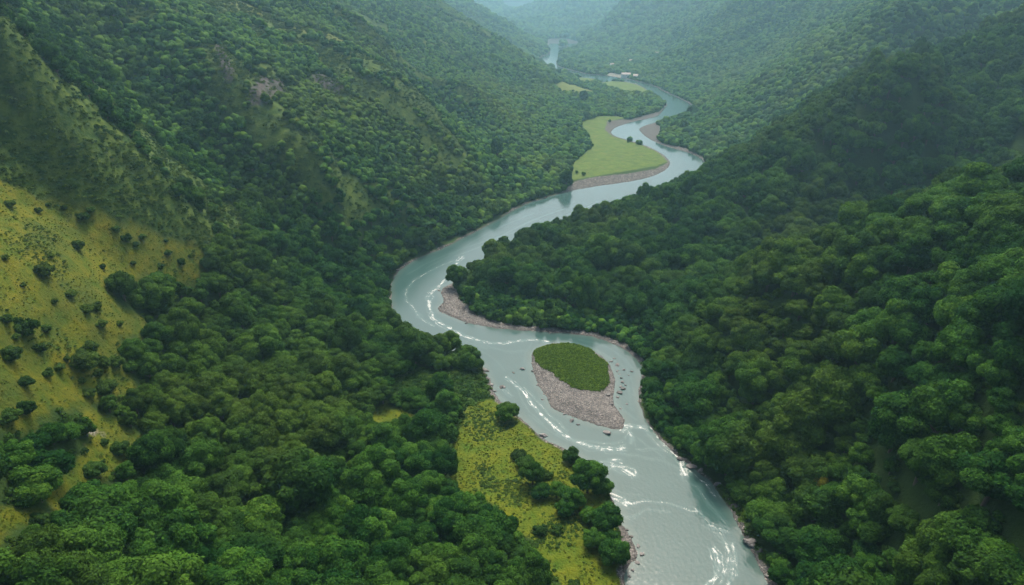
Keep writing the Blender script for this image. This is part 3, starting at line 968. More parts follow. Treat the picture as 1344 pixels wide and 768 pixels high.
GL = {4: 'dark round shrub just under the upper edge of the golden hillside', 17: 'dark solitary round shrub halfway down the left of the golden slope', 15: 'round shrub alone on the upper golden slope above the fold',
      32: 'largest shrub clump in the middle of the lower golden slope', 33: 'upright shrub behind the largest clump on the lower golden slope', 30: 'round dark shrub at the left edge of the lower golden slope',
      40: 'round shrub at the foot of the golden slope beside the wood', 27: 'wide flat shrub on the left of the golden slope below the bright fold', 45: 'round shrub beside the pale bare stones in the left clearing',
      46: 'low spreading shrub under the pale bare stones in the left clearing', 47: 'low shrub on the grassy track at the far left bottom', 0: 'shrub on the skyline of the golden hillside at the left edge',
      43: 'dark shrub at the bottom of the golden slope in front of the left wood', 44: 'dark shrub at the left edge where the golden slope meets the wood'}
for i, (px, py, w) in enumerate(GB):
    x, y, z, r = spot(px, py, w, 0.35)
    if i in GL:
        lab, grp = GL[i], 'named shrubs of the golden slope'
    else:
        sz = 'tiny' if w < 12 else 'small' if w < 18 else 'middling'
        wh = 'upper golden slope under the shrub-covered ridge' if py < 300 else 'golden slope near its upper right end' if px > 140 and py < 370 else 'golden slope above the bright fold' if py < 400 else 'golden slope between the fold and the wood'
        lab = '%s dark green shrub on the %s' % (sz, wh); grp = lab.replace('dark green shrub', 'shrubs')
    plant('hillside_shrub', TB, i % 5, (x, y, z - 0.15), i * 1.7, r * 1.05, r * (0.85 + 0.1 * (i % 4)), lab, 'shrub', grp)
    taken.append((x, y, r))
# yellowing tree high in the right-hand wood and a few standouts
for i, (px, py, w) in enumerate(FARB):
    x, y, z, r = spot(px, py, w, 0.3)
    plant('broadleaf_tree', TM, i % 8, (x, y, z - 0.3), i * 1.1, r, r, 'small tree standing alone in the pale fields by the far river bends', 'tree', 'lone trees of the far fields')
taken = np.array(taken)
ok = np.ones(NT, bool)
for x, y, r in taken:
    ok &= np.hypot(TX - x, TY - y) > (r + TR) * 0.72
xs, ys_, zs, rs = spot(1073, 641, 30, 0.4)
kz = np.argmin(np.hypot(TX - xs, TY - ys_) + 1e6 * ~ok)
score = np.where((ppx > -8) & (ppx < 1352) & (ppy > 0) & (ppy < 775) & (clear > 1.0) & ok & (TR > 2.8), Tpix, 0)
score[kz] = 1e9
pick = np.argsort(-score)[:268]


def zone(i):
    px, py = ppx[i], ppy[i]
    right = TX[i] > rmid(TY[i])
    gd = float(lookup(TX[i:i + 1], TY[i:i + 1], GD)[0])
    if right:
        if gd < 11: return 'leaning over the rocky right bank'
        if py < 430: return 'high on the crest of the near right spur'
        if px > 1180: return 'on the steep slope by the right edge'
        if py > 620: return 'in the wood at the foot of the right slope'
        return 'in the wood halfway up the right slope'
    if gd < 11: return 'on the wooded left river bank'
    if lookup(TX[i:i + 1] + 9, TY[i:i + 1], m_mead)[0] > 0.4 or lookup(TX[i:i + 1] + 4, TY[i:i + 1] + 8, m_mead)[0] > .4 or lookup(TX[i:i + 1] + 4, TY[i:i + 1] - 8, m_mead)[0] > 0.4: return 'at the wood edge beside the yellow riverside meadow'
    if lookup(TX[i:i + 1] - 9, TY[i:i + 1], m_gold)[0] > 0.3 or lookup(TX[i:i + 1] + 9, TY[i:i + 1], m_gold)[0] > 0.3: return 'at the wood edge beside the golden slope'
    if px < 130: return 'in the wood by the left edge'
    if py > 700: return 'in the left wood along the bottom edge'
    if py > 600: return 'in the left wood below the grassy track'
    return 'in the middle of the left wood'


kw = {'round': 'round-crowned', 'broad': 'flat spreading', 'tall': 'tall domed'}
for i in pick:
    i = int(i)
    if i == kz:
        plant('broadleaf_tree', TN, 0, (TX[i], TY[i], TZ[i] - 0.3), 0.5, rs * 0.95, rs * 1.3, 'yellowing tree among dark green ones low on the right slope', 'tree', leaf=M_yel)
        continue
    sz = 'big ' if Tpix[i] > 52 else 'small ' if Tpix[i] < 42 else ''
    zn = zone(i)
    lab = '%s%s green tree %s' % (sz, kw[KINDS[Tkind[i]]], zn)
    plant('broadleaf_tree', TN, int(Tkind[i]), (TX[i], TY[i], TZ[i] - 0.3), Trot[i], TR[i], TR[i] * Tht[i], lab, 'tree', lab.replace('tree ', 'trees '))
ind = np.zeros(NT, bool); ind[pick] = True
rest = ok & ~ind

# ------------------------------------------------------------------ all the other trees: one woodland
lodN = rest & (Tpix >= 24) & (TR > 2.6)
lodM = rest & ~lodN & (Tpix >= 13)
lodF = rest & ~lodN & ~lodM & (Tpix >= 8)
lodG = rest & ~lodN & ~lodM & ~lodF
print('lods', lodN.sum(), lodM.sum(), lodF.sum(), lodG.sum())


def realise(sel, tpl, tintv, xs, ys, zs, R, rot, ht, kinds):
    V, Fc, T = [], [], []
    off = 0
    for k in range(len(tpl)):
        m = sel & (kinds % len(tpl) == k)
        n = m.sum()
        if not n: continue
        v, f = tpl[k]
        c, s = np.cos(rot[m]), np.sin(rot[m])
        r = R[m][:, None]
        X = (v[:, 0][None] * c[:, None] - v[:, 1][None] * s[:, None]) * r + xs[m][:, None]
        Y = (v[:, 0][None] * s[:, None] + v[:, 1][None] * c[:, None]) * r + ys[m][:, None]
        Z = v[:, 2][None] * r * ht[m][:, None] + zs[m][:, None] - 0.4
        V.append(np.stack([X, Y, Z], -1).reshape(-1, 3).astype(np.float32))
        Fc.append((f[None] + (np.arange(n) * len(v))[:, None, None] + off).reshape(-1, f.shape[1]))
        T.append(np.repeat(tintv[m], len(v)) + rng.normal(0, 0.10, n * len(v)))
        off += n * len(v)
    return V, Fc, T, off


Ttint = rng.random(NT)
A = realise(lodF, FT, Ttint, TX, TY, TZ, TR, Trot, Tht, rng.integers(0, 100, NT))
B = realise(lodG, FT0, Ttint, TX, TY, TZ, TR, Trot, Tht, rng.integers(0, 100, NT))
V = np.vstack(A[0] + B[0]); Fc = np.vstack(A[1] + [f + A[3] for f in B[1]]); T = np.clip(np.concatenate(A[2] + B[2]), 0, 1)
nf = len(V)
ii = np.where(lodN | lodM)[0]
PV = np.stack([TX[ii], TY[ii], TZ[ii] - 0.3], 1)
me = raw_mesh('woodland', np.vstack([V, PV]), Fc, smooth=True)
z0 = np.zeros(nf)
attr(me, 'tint', np.concatenate([T, Ttint[ii]]))
attr(me, 'far', np.concatenate([z0 + 1, np.zeros(len(ii))]))
attr(me, 'lib', np.concatenate([z0, np.where(lodN[ii], 1.0, 2.0)]))
attr(me, 'pick', np.concatenate([z0, Tkind[ii]]))
attr(me, 'turn', np.concatenate([z0, Trot[ii]]))
attr(me, 'size', np.concatenate([z0, TR[ii]]))
attr(me, 'tall', np.concatenate([z0, TR[ii] * Tht[ii]]))
me.materials.append(M_leaf)
wl = link('woodland', me)
tag(wl, 'dense dark green woodland covering the valley slopes and flats on both sides', 'woodland', kind='stuff')


def scatter_nodes(obj, libs):
    ng = bpy.data.node_groups.new('plant_on_points', 'GeometryNodeTree')
    ng.interface.new_socket('Geometry', in_out='INPUT', socket_type='NodeSocketGeometry')
    ng.interface.new_socket('Geometry', in_out='OUTPUT', socket_type='NodeSocketGeometry')
    gi = ng.nodes.new('NodeGroupInput'); go = ng.nodes.new('NodeGroupOutput'); jn = ng.nodes.new('GeometryNodeJoinGeometry')

    def na(name):
        n = ng.nodes.new('GeometryNodeInputNamedAttribute'); n.data_type = 'FLOAT'; n.inputs['Name'].default_value = name
        return n.outputs['Attribute']
    ng.links.new(gi.outputs[0], jn.inputs[0])
    for k, coll in libs:
        cmp_ = ng.nodes.new('FunctionNodeCompare'); cmp_.data_type = 'FLOAT'; cmp_.operation = 'EQUAL'
        ng.links.new(na('lib'), cmp_.inputs[0]); cmp_.inputs[1].default_value = k; cmp_.inputs['Epsilon'].default_value = 0.1
        mp = ng.nodes.new('GeometryNodeMeshToPoints'); ng.links.new(gi.outputs[0], mp.inputs['Mesh']); ng.links.new(cmp_.outputs[0], mp.inputs['Selection'])
        ci = ng.nodes.new('GeometryNodeCollectionInfo'); ci.inputs['Collection'].default_value = coll
        ci.inputs['Separate Children'].default_value = True; ci.inputs['Reset Children'].default_value = True
        ip = ng.nodes.new('GeometryNodeInstanceOnPoints'); ip.inputs['Pick Instance'].default_value = True
        ng.links.new(mp.outputs[0], ip.inputs['Points']); ng.links.new(ci.outputs[0], ip.inputs['Instance'])
        fi = ng.nodes.new('FunctionNodeFloatToInt'); ng.links.new(na('pick'), fi.inputs[0]); ng.links.new(fi.outputs[0], ip.inputs['Instance Index'])
        r3 = ng.nodes.new('ShaderNodeCombineXYZ'); ng.links.new(na('turn'), r3.inputs[2])
        er = ng.nodes.new('FunctionNodeEulerToRotation'); ng.links.new(r3.outputs[0], er.inputs[0]); ng.links.new(er.outputs[0], ip.inputs['Rotation'])
        s3 = ng.nodes.new('ShaderNodeCombineXYZ')
        ng.links.new(na('size'), s3.inputs[0]); ng.links.new(na('size'), s3.inputs[1]); ng.links.new(na('tall'), s3.inputs[2]); ng.links.new(s3.outputs[0], ip.inputs['Scale'])
        ng.links.new(ip.outputs[0], jn.inputs[0])
    ng.links.new(jn.outputs[0], go.inputs[0])
    obj.modifiers.new('plants', 'NODES').node_group = ng


scatter_nodes(wl, [(1.0, near_lib), (2.0, mid_lib)])


# ------------------------------------------------------------------ low cover: scrub, herbs, tufts
def leafy(seed, n, spread, leaf, hgt):
    r = np.random.default_rng(seed)
    d = r.normal(size=(n, 3)); d[:, 2] = np.abs(d[:, 2]); d /= np.linalg.norm(d, axis=1)[:, None]
    p = d * [spread, spread, hgt] * r.uniform(0.75, 1.05, (n, 1))
    nn = d + r.normal(0, 0.45, d.shape); nn /= np.linalg.norm(nn, axis=1)[:, None]
    u = np.cross(nn, r.normal(size=nn.shape)); u /= np.linalg.norm(u, axis=1)[:, None]; v = np.cross(nn, u)
    s = leaf * r.uniform(0.6, 1.4, n)[:, None]
    q = np.stack([p - u * s, p + v * s * .7, p + u * s, p - v * s * .7], 1).reshape(-1, 3)
    return q, np.arange(n * 4).reshape(-1, 4)


LS = [leafy(500 + i, 70, 1.0, 0.26, 0.75) for i in range(6)]
LT = [leafy(520 + i, 16, 1.0, 0.55, 0.55) for i in range(6)]


def cover(name, mask, sp, r0, r1, tpl, m, label, cat, dens=None, ymax=1e9, ht=(0.7, 1.2), thr=0.5, sink=0.0):
    ks = mask > thr
    x0, x1, y0, y1 = GX[ks].min(), GX[ks].max(), GY[ks].min(), min(GY[ks].max(), ymax)
    nx, ny = int((x1 - x0) / sp), int((y1 - y0) / sp)
    X, Y = np.meshgrid(np.linspace(x0, x1, nx), np.linspace(y0, y1, ny))
    x = X.ravel() + rng.normal(0, .3 * sp, X.size); y = Y.ravel() + rng.normal(0, .3 * sp, X.size)
    ok = lookup(x, y, mask) > thr
    if dens is not None: ok &= rng.random(len(x)) < dens(x, y)
    x, y = x[ok], y[ok]; z = lookup(x, y)
    d = y * CT - (z - H) * ST
    px = CX + F * x / d
    k = (px > -70) & (px < 1414)
    x, y, z = x[k], y[k], z[k]
    n = len(x)
    R = rng.uniform(r0, r1, n) * np.exp(rng.normal(0, .15, n))
    V, Fc, T, off = realise(np.ones(n, bool), tpl, rng.random(n), x, y, z + 0.4 - sink * R, R, rng.random(n) * 6.28, rng.uniform(ht[0], ht[1], n), rng.integers(0, 60, n))
    me = raw_mesh(name, np.vstack(V), np.vstack(Fc), smooth=False)
    attr(me, 'tint', np.clip(np.concatenate(T), 0, 1)); me.materials.append(m)
    print(name, n)
    return tag(link(name, me), label, cat, kind='stuff')


cover('island_herbs', m_isle.astype(float), 0.75, 0.45, 0.75, LS, M_isle, 'low bright green herbs covering the top of the river island', 'herbs')
cover('scrub', np.clip(m_scrub, 0, 1), 1.15, 0.5, 1.25, LS, M_scrub, 'low green scrub and bracken over the steep left ridge face', 'scrub', dens=lambda x, y: np.clip(0.72 + 1.1 * fbm(x, y, 24, 3, seed=5), 0.06, 1))
under = np.ones(GX.shape)
for A in (m_gold, m_mead, m_fm, m_grav, m_rock, m_bare, m_scrub, m_heath): under *= (A < 0.35)
under *= (GD > 1.5) & (GY < 430) & ~onisl


def gap(x, y):
    k = TY < 460
    cell = 8.0
    cnt = {}
    out = np.ones(len(x))
    tx, ty, tr = TX[k], TY[k], TR[k]
    o = np.argsort(ty); tx, ty, tr = tx[o], ty[o], tr[o]
    lo = np.searchsorted(ty, y - 9); hi = np.searchsorted(ty, y + 9)
    for i in range(len(x)):
        a, b = lo[i], hi[i]
        if b > a and (((tx[a:b] - x[i]) ** 2 + (ty[a:b] - y[i]) ** 2) < (0.75 * tr[a:b]) ** 2).any(): out[i] = 0
    return out


cover('undergrowth', under, 1.8, 0.7, 1.9, LS, M_shrub, 'low dark green undergrowth in the gaps of the woods', 'undergrowth', dens=gap, ymax=430, ht=(0.5, 1.1))
cover('heath_bushes', m_heath, 2.0, 0.6, 1.9, LS, M_scrub, 'scattered low bushes on the olive grass of the left crests', 'scrub', dens=lambda x, y: np.clip(0.6 + 1.0 * fbm(x, y, 30, 3, seed=6), 0.1, 1), ymax=900)
cover('grass_tufts', np.clip(m_gold + m_mead, 0, 1), 0.95, 0.22, 0.5, LT, M_tuft, 'golden green grass tufts on the open slope and meadow', 'grass', dens=lambda x, y: np.clip(0.45 + 0.7 * fbm(x, y, 12, 2, seed=7), 0.05, 1), ht=(0.4, 0.8))
cover('weeds', np.clip(m_gold + m_mead + 2 * m_herb, 0, 1), 1.2, 0.35, 0.9, LS, M_isle if False else M_scrub, 'dark green weed patches among the golden grass', 'weeds', dens=lambda x, y: sstep(0.12, 0.45, fbm(x, y, 24, 4, seed=8)) * 0.8 + 0.8 * (lookup(x, y, m_herb) > 0.5) + 0.01, ht=(0.3, 0.7))


# ------------------------------------------------------------------ stones
def stone(seed, flat_=0.6, sub=ICO2):
    r = np.random.default_rng(seed)
    v = sub[0].copy(); off = r.random(3) * 30
    n = perlin(v[:, 0] * 1.3 + off[0], v[:, 1] * 1.3 + v[:, 2] + off[1]) * 0.5 + perlin(v[:, 0] * 3 + off[1], v[:, 1] * 3 + v[:, 2] * 2 + off[2]) * 0.25
    v = v * (1 + n)[:, None]
    for _ in range(5):  # knock off faces
        d = r.normal(size=3); d /= np.linalg.norm(d); h = v @ d; c = r.uniform(0.55, 0.8)
        v -= np.maximum(h - c, 0)[:, None] * d
    v[:, 0] *= r.uniform(1, 1.5); v[:, 2] *= flat_
    return v, sub[1]


ST_ = [stone(600 + i, 0.6, ICO1) for i in range(10)]
cover('bar_gravel', np.where(GY < 330, m_grav * (GD < 30), 0) * (GD > 0.2), 0.62, 0.14, 0.42, ST_, M_stone, 'grey brown cobbles covering the river bars and the shoreline', 'cobbles', ymax=330, ht=(0.7, 1.1), thr=0.45, sink=0.1)
cover('bank_gravel', np.where(GY >= 330, m_grav, 0) * (GD > 0.3), 1.3, 0.2, 0.75, ST_, M_stone, 'grey stones along the farther river bars and banks', 'stones', ymax=900, thr=0.45, sink=0.1)
SB = []
for i in range(8):
    v, f = stone(700 + i, 0.62, ICO3)
    me = raw_mesh('boulder', v, f, smooth=False); me.materials.append(M_rock); SB.append(me)
BL = [(686, 484, 7, 'dark boulder in the water off the upper left edge of the island'), (674, 489, 4, 0), (661, 508, 6, 'pale boulder with foam left of the island gravel'), (713.5, 571, 11, 'big dark boulder at the edge of the riverside meadow'),
      (712, 524, 4, 0), (750, 552, 8, 'dark rock in the water just below the island gravel'), (759, 557, 5, 0), (797, 567, 14, 'long flat dark rock below the tip of the island gravel'),
      (822.6, 530, 4, 1), (801.6, 474, 5, 1), (806, 470, 4, 1), (810.4, 479, 7, 1), (819, 485, 5, 1), (829, 487, 5, 1), (810, 487, 4, 1), (816, 496, 5, 1), (817, 501, 6, 1), (815, 507, 5, 1),
      (818, 510, 8, 1), (812.7, 515, 9, 'largest boulder in the side channel right of the island'), (810.4, 521, 5, 1), (815, 536, 4, 1), (825, 492, 3, 1), (813, 491, 3, 1), (821, 505, 4, 1),
      (637, 486, 9, 'dark rock in the water just off the wooded point of the left bank'), (645, 505, 6, 2), (650, 513, 5, 2), (641, 497, 6, 2), (658, 508, 8, 'pale rock in the rapids beside the left bank'),
      (985, 713, 18, 'pale boulder at the foot of the right bank'), (978, 699, 9, 3), (963, 666, 11, 3), (941, 636, 9, 3), (907, 612, 15, 'dark slab on the right bank beside the rapids'), (974, 687, 7, 3), (998, 724, 9, 3),
      (1008, 757, 9, 3), (920, 618, 7, 3), (955, 655, 7, 3), (892, 602, 9, 3),
      (838, 716, 7, 4), (843, 727, 8, 4), (836, 738, 8, 4), (830, 748, 6, 4), (829, 704, 6, 4), (826, 756, 5, 4), (834, 730, 6, 4), (823, 695, 5, 4),
      (590, 412, 4, 5), (576, 381, 5, 5), (612, 424, 4, 5), (579, 403, 4, 5), (720, 524, 5, 6), (700, 487, 5, 6), (803, 531, 6, 6), (706, 505, 5, 6), (741, 543, 5, 6), (798, 519, 7, 6), (785, 557, 5, 6)]
BLN = {0: 'small dark rock in the water left of the island', 1: 'small dark rock standing in the side channel right of the island', 2: 'small rock at the water edge of the wooded left bank',
       3: 'grey rock on the dark right bank under the trees', 4: 'broken boulder on the gravel spit below the bank trees', 5: 'small rock on the pale gravel point of the peninsula', 6: 'boulder on the rim of the island gravel'}
for i, (px, py, w, lab) in enumerate(BL):
    x, y, _ = at_z(px, py, 0.2)
    z = float(lookup(np.array([x]), np.array([y]))[0])
    d = y * CT - (z - H) * ST; r = 0.5 * w * d / F
    o = link('boulder', SB[i % 8]); o.location = (x, y, max(z, -0.15) + r * 0.12); o.rotation_euler = (0.1 * (i % 3), 0.08 * (i % 4), i * 2.1)
    o.scale = (r * 0.85, r * 0.8, r * (0.5 if 'flat' in str(lab) or 'slab' in str(lab) else 0.85))
    if isinstance(lab, str): tag(o, lab, 'boulder')
    else: tag(o, BLN[lab], 'rock', BLN[lab].replace('rock', 'rocks').replace('boulder ', 'boulders '))

# a few houses far down the valley on the right bank
M_wall, nt, bs = mat('whitewash'); L(nt, mixc(nt, noise(nt, pos(nt), 1.5, 3), (0.70, 0.69, 0.66), (0.82, 0.81, 0.78)), bs.inputs['Base Color'])
M_roof, nt, bs = mat('roof_tiles'); L(nt, mixc(nt, noise(nt, pos(nt), 2.0, 3), (0.36, 0.25, 0.22), (0.5, 0.38, 0.34)), bs.inputs['Base Color'])
M_pane, nt, bs = mat('dark_window'); bs.inputs['Base Color'].default_value = (0.03, 0.035, 0.04, 1); bs.inputs['Roughness'].default_value = 0.15
for k, (px, py, w, d, h, rz, lab) in enumerate([
        (803, 89, 9, 7, 5.5, 0.3, 'tall white house above the far river bend'), (821, 102, 20, 9, 4.5, 0.1, 'long low white building by the water at the far bend'),
        (827, 67, 9, 7, 4, 0.7, 'tiny white house highest on the hazy far slope'), (862, 73, 8, 7, 4, -0.4, 'tiny white hut to the right on the hazy far slope'), (828, 83, 8, 7, 4, 0.2, 'small white house between the others on the far slope'),
        (834, 104, 10, 8, 5, -0.2, 'pink roofed house at the right end of the far riverside')]):
    x, y = cast([px], [py]); x, y = float(x[0]), float(y[0]); z = float(lookup(np.array([x]), np.array([y]))[0])
    r = empty('house', (x, y, z - 0.5), rz)
    tag(r, lab, 'house')
    h += 0.5 + 3.0
    a, b = w / 2, d / 2
    v = np.array([(-a, -b, 0), (a, -b, 0), (a, b, 0), (-a, b, 0), (-a, -b, h), (a, -b, h), (a, b, h), (-a, b, h), (-a, 0, h + b * .7), (a, 0, h + b * .7)], float)
    me = bpy.data.meshes.new('wall'); me.from_pydata(v.tolist(), [], [(0, 1, 5, 4), (1, 2, 6, 9, 5), (2, 3, 7, 6), (3, 0, 4, 8, 7)]); me.materials.append(M_wall); link('wall', me, r)
    e = 0.5; t = h + b * .7
    v = [(-a - e, -b - e, h - .3), (a + e, -b - e, h - .3), (a + e, 0, t + .1), (-a - e, 0, t + .1), (a + e, b + e, h - .3), (-a - e, b + e, h - .3),
         (-a - e, -b - e, h - .05), (a + e, -b - e, h - .05), (a + e, 0, t + .4), (-a - e, 0, t + .4), (a + e, b + e, h - .05), (-a - e, b + e, h - .05)]
    me = bpy.data.meshes.new('roof'); me.from_pydata(v, [], [(0, 1, 2, 3), (3, 2, 4, 5), (6, 7, 8, 9), (9, 8, 10, 11), (0, 1, 7, 6), (4, 5, 11, 10), (1, 2, 8, 7), (2, 4, 10, 8), (0, 3, 9, 6), (3, 5, 11, 9)])
    me.materials.append(M_roof); link('roof', me, r)
    for s in (-1, 0, 1) if w > 9 else (-1, 1):
        cx = s * a * 0.55
        v = [(cx - .5, -b - .04, h - 2.6), (cx + .5, -b - .04, h - 2.6), (cx + .5, -b - .04, h - 1.4), (cx - .5, -b - .04, h - 1.4), (cx - .5, -b + .1, h - 2.6), (cx + .5, -b + .1, h - 2.6), (cx + .5, -b + .1, h - 1.4), (cx - .5, -b + .1, h - 1.4)]
        me = bpy.data.meshes.new('window'); me.from_pydata(v, [], [(0, 1, 2, 3), (0, 4, 5, 1), (1, 5, 6, 2), (2, 6, 7, 3), (3, 7, 4, 0)]); me.materials.append(M_pane); link('window', me, r)

# ------------------------------------------------------------------ water
wy_ = np.geomspace(100 + 60, 2700 + 60, 1500) - 60
wc = rmid(wy_); wh = np.interp(wy_, [100, 200, 300, 420, 650, 900, 1500, 2700], [75, 75, 95, 110, 170, 170, 260, 260])
WU = np.linspace(-1, 1, 1000)
WX = wc[:, None] + WU[None] * wh[:, None]; WY = np.repeat(wy_[:, None], 1000, 1)
WD = lookup(WX, WY, GD)
STK = [  # foam lines: pixels, width (m), strength
    ([(594, 343), (582, 347), (570, 353), (555, 361), (547, 366), (537, 374), (532, 383), (533, 395), (545, 406), (549, 415), (560, 424), (570, 428)], 1.0, 0.8),
    ([(607, 336), (590, 356), (584, 368), (570, 380), (562, 390), (563, 400), (566, 408), (569, 418), (575, 423), (594, 433), (608, 441), (617, 444), (637, 449), (660, 451), (680, 448), (700, 445), (720, 448)], 1.5, 1.0),
    ([(575, 423), (600, 438), (612, 443)], 1.6, 0.8),
    ([(561, 384), (575, 378), (582, 374)], 1.0, 0.8),
    ([(535, 360), (560, 345), (590, 333), (620, 322), (651, 312), (694, 300), (730, 288), (780, 268)], 0.9, 0.45), ([(600, 336), (640, 320), (690, 292), (740, 274)], 1.2, 0.5), ([(560, 352), (600, 330), (640, 305), (700, 280)], 0.8, 0.4),
    ([(617, 444), (640, 455), (670, 462), (690, 460)], 1.2, 0.4), ([(590, 436), (610, 448), (640, 458)], 0.8, 0.4),
    ([(663, 495), (670, 500), (681, 508), (689, 518), (700, 532), (718, 552), (741, 571), (765, 583), (785, 588), (818, 592)], 1.1, 1.1),
    ([(688, 508), (694, 515), (706, 529), (718, 541), (733, 556), (745, 566)], 0.7, 0.7), ([(676, 505), (684, 524), (695, 540), (712, 556)], 0.5, 0.5), ([(695, 545), (720, 565), (745, 580)], 0.5, 0.4),
    ([(738, 570), (748, 575), (760, 581), (772, 586), (785, 589)], 2.0, 0.85), ([(790, 590), (800, 592), (810, 589), (820, 588)], 2.0, 0.8), ([(765, 578), (800, 584), (818, 580)], 0.8, 0.6),
    ([(790, 610), (802, 611), (812, 612), (822, 617), (833, 624)], 2.4, 0.85), ([(806, 603), (812, 604)], 1.8, 1.0), ([(818, 596), (850, 600), (880, 608), (900, 620)], 0.8, 0.5), ([(835, 590), (860, 588), (890, 600), (915, 618)], 0.8, 0.6),
    ([(817, 566), (823, 560), (835, 560), (852, 564), (868, 576), (882, 590), (893, 606), (899, 624)], 2.0, 0.9), ([(820, 562), (830, 572), (828, 582)], 1.6, 0.9),
    ([(850, 570), (865, 585), (888, 605), (905, 622)], 0.9, 0.7), ([(838, 575), (860, 592), (872, 602)], 0.6, 0.5),
    ([(894, 609), (914, 626), (930, 640), (940, 652)], 0.8, 0.9), ([(890, 598), (910, 615), (935, 640), (948, 655)], 0.6, 0.6), ([(900, 630), (915, 640), (925, 655), (940, 672), (955, 690)], 0.9, 0.6),
    ([(929, 689), (945, 694), (955, 697)], 1.1, 0.9), ([(910, 665), (930, 685), (938, 700), (950, 712), (960, 715)], 0.7, 0.7), ([(961, 713), (965, 725), (964, 740), (960, 752), (956, 766), (950, 780)], 1.1, 0.9),
    ([(937, 720), (944, 733), (946, 744), (940, 754), (927, 767), (918, 778)], 1.2, 0.95), ([(945, 700), (957, 722), (954, 745), (945, 765)], 0.9, 0.8),
    ([(798, 652), (806, 656), (822, 659)], 2.2, 1.2), ([(808, 664), (830, 660), (852, 657), (875, 660), (900, 669), (920, 672)], 0.7, 0.8), ([(812, 676), (825, 680), (840, 674), (852, 668), (880, 672)], 0.6, 0.65), ([(800, 640), (820, 648), (840, 651)], 0.5, 0.4),
    ([(740, 447), (765, 452), (790, 462), (806, 474)], 0.7, 0.5), ([(760, 446), (790, 452), (815, 466), (832, 484)], 0.7, 0.45), ([(800, 470), (820, 482), (830, 498), (832, 520)], 0.6, 0.35), ([(808, 530), (820, 540), (835, 552)], 0.7, 0.4), ([(824, 500), (826, 520), (830, 540)], 0.5, 0.35),
    ([(655, 508), (664, 512), (672, 520)], 1.0, 0.7), ([(648, 515), (660, 525), (680, 536)], 0.6, 0.45), ([(700, 448), (690, 460), (688, 476)], 0.6, 0.3),
    ([(884, 222), (892, 217), (895, 211), (886, 206)], 1.5, 0.35), ([(560, 420), (600, 445), (650, 470), (662, 486)], 0.6, 0.25),
]
foam = np.zeros(WX.shape)
WXw = WX + 0.9 * perlin(WX / 6, WY / 6) + 0.35 * perlin(WX / 1.9 + 7, WY / 1.9)
WYw = WY + 0.9 * perlin(WX / 6 + 31, WY / 6) + 0.35 * perlin(WX / 1.9 + 17, WY / 1.9 + 3)
for k, (pts, w, s) in enumerate(STK):
    P = flat(pts)
    for _ in range(2):
        Q = np.empty((len(P) * 2 - 2, 2)); Q[0::2] = 0.75 * P[:-1] + 0.25 * P[1:]; Q[1::2] = 0.25 * P[:-1] + 0.75 * P[1:]
        P = np.vstack([P[:1], Q, P[-1:]])
    r = np.random.default_rng(900 + k)
    for j in range(7):
        Pj = P + np.stack([fbm(P[:, 0] + 91 * j, P[:, 1], 16, 2, seed=j * 3.3), fbm(P[:, 0], P[:, 1] + 57 * j, 16, 2, seed=j * 5.1)], 1) * (0.0 if j == 0 else 3.0 * w)
        ww = w * (0.45 if j == 0 else r.uniform(0.15, 0.38)); ss = s * (1 if j == 0 else r.uniform(0.5, 0.9))
        d = pdist(Pj, WXw, WYw, ww * 4.5 + 1, closed=False)
        foam = np.maximum(foam, ss * (0.75 * np.exp(-(d / ww) ** 2) + 0.22 * np.exp(-(d / (ww * 2.4)) ** 2)))
foam = np.clip(foam, 0, 1.05) * 0.80 + 0.16 * np.exp(-(WD / 0.7) ** 2)
kf = (WD[:-1, :-1] < 2.5) & (WD[1:, 1:] < 2.5) | (WD[:-1, 1:] < 2.5) & (WD[1:, :-1] < 2.5)
i = np.arange(WX.size).reshape(WX.shape)
q = np.stack([i[:-1, :-1], i[:-1, 1:], i[1:, 1:], i[1:, :-1]], -1)[kf]
used, inv = np.unique(q.ravel(), return_inverse=True)
wv = np.stack([WX.ravel()[used], WY.ravel()[used], np.zeros(len(used))], 1)
rough_water = np.clip(foam, 0, 1)
wv[:, 2] = 0.03 * perlin(wv[:, 0] / 1.3, wv[:, 1] / 1.3) + 0.10 * rough_water.ravel()[used] * perlin(wv[:, 0] / 0.9 + 9, wv[:, 1] / 0.9)
me = raw_mesh('river', wv, inv.reshape(-1, 4))
attr(me, 'foam', foam.ravel()[used]); attr(me, 'depth', np.clip(-WD.ravel()[used] / 12, 0, 1))
M_water, nt, bs = mat('river_water')
P = pos(nt)
fo = att(nt, 'foam')
mpn = N(nt, 'ShaderNodeMapping'); mpn.inputs['Rotation'].default_value = (0, 0, 0.5); mpn.inputs['Scale'].default_value = (1, 1, 1); L(nt, P, mpn.inputs[0])
fn = noise(nt, mpn.outputs[0], 1.6, 8, 0.85, 1.6)
brk = ramp(nt, noise(nt, P, 0.22, 3, 0.6), [(0.36, 0.3), (0.58, 1.1)])
fo_ = fo; fo = math_(nt, 'MULTIPLY', fo, brk)
fm = math_(nt, 'ADD', fo, math_(nt, 'MULTIPLY', math_(nt, 'SUBTRACT', fn, 0.5), 2.3))
fmask = math_(nt, 'MULTIPLY', ramp(nt, fm, [(0.52, 0.0), (1.0, 1.0)]), ramp(nt, fo, [(0.05, 0.0), (0.2, 1.0)]))
wcol = mixc(nt, noise(nt, P, 0.03, 4, 0.6), (0.036, 0.082, 0.074), (0.054, 0.106, 0.096))
wcol = mixc(nt, ramp(nt, att(nt, 'depth'), [(0.0, 0.75), (0.35, 0.0)]), wcol, (0.085, 0.125, 0.105))
wcol = mixc(nt, math_(nt, 'MULTIPLY', fo_, 0.22, clamp=True), wcol, (0.26, 0.40, 0.38))
wcol = mixc(nt, fmask, wcol, (0.86, 0.84, 0.78))
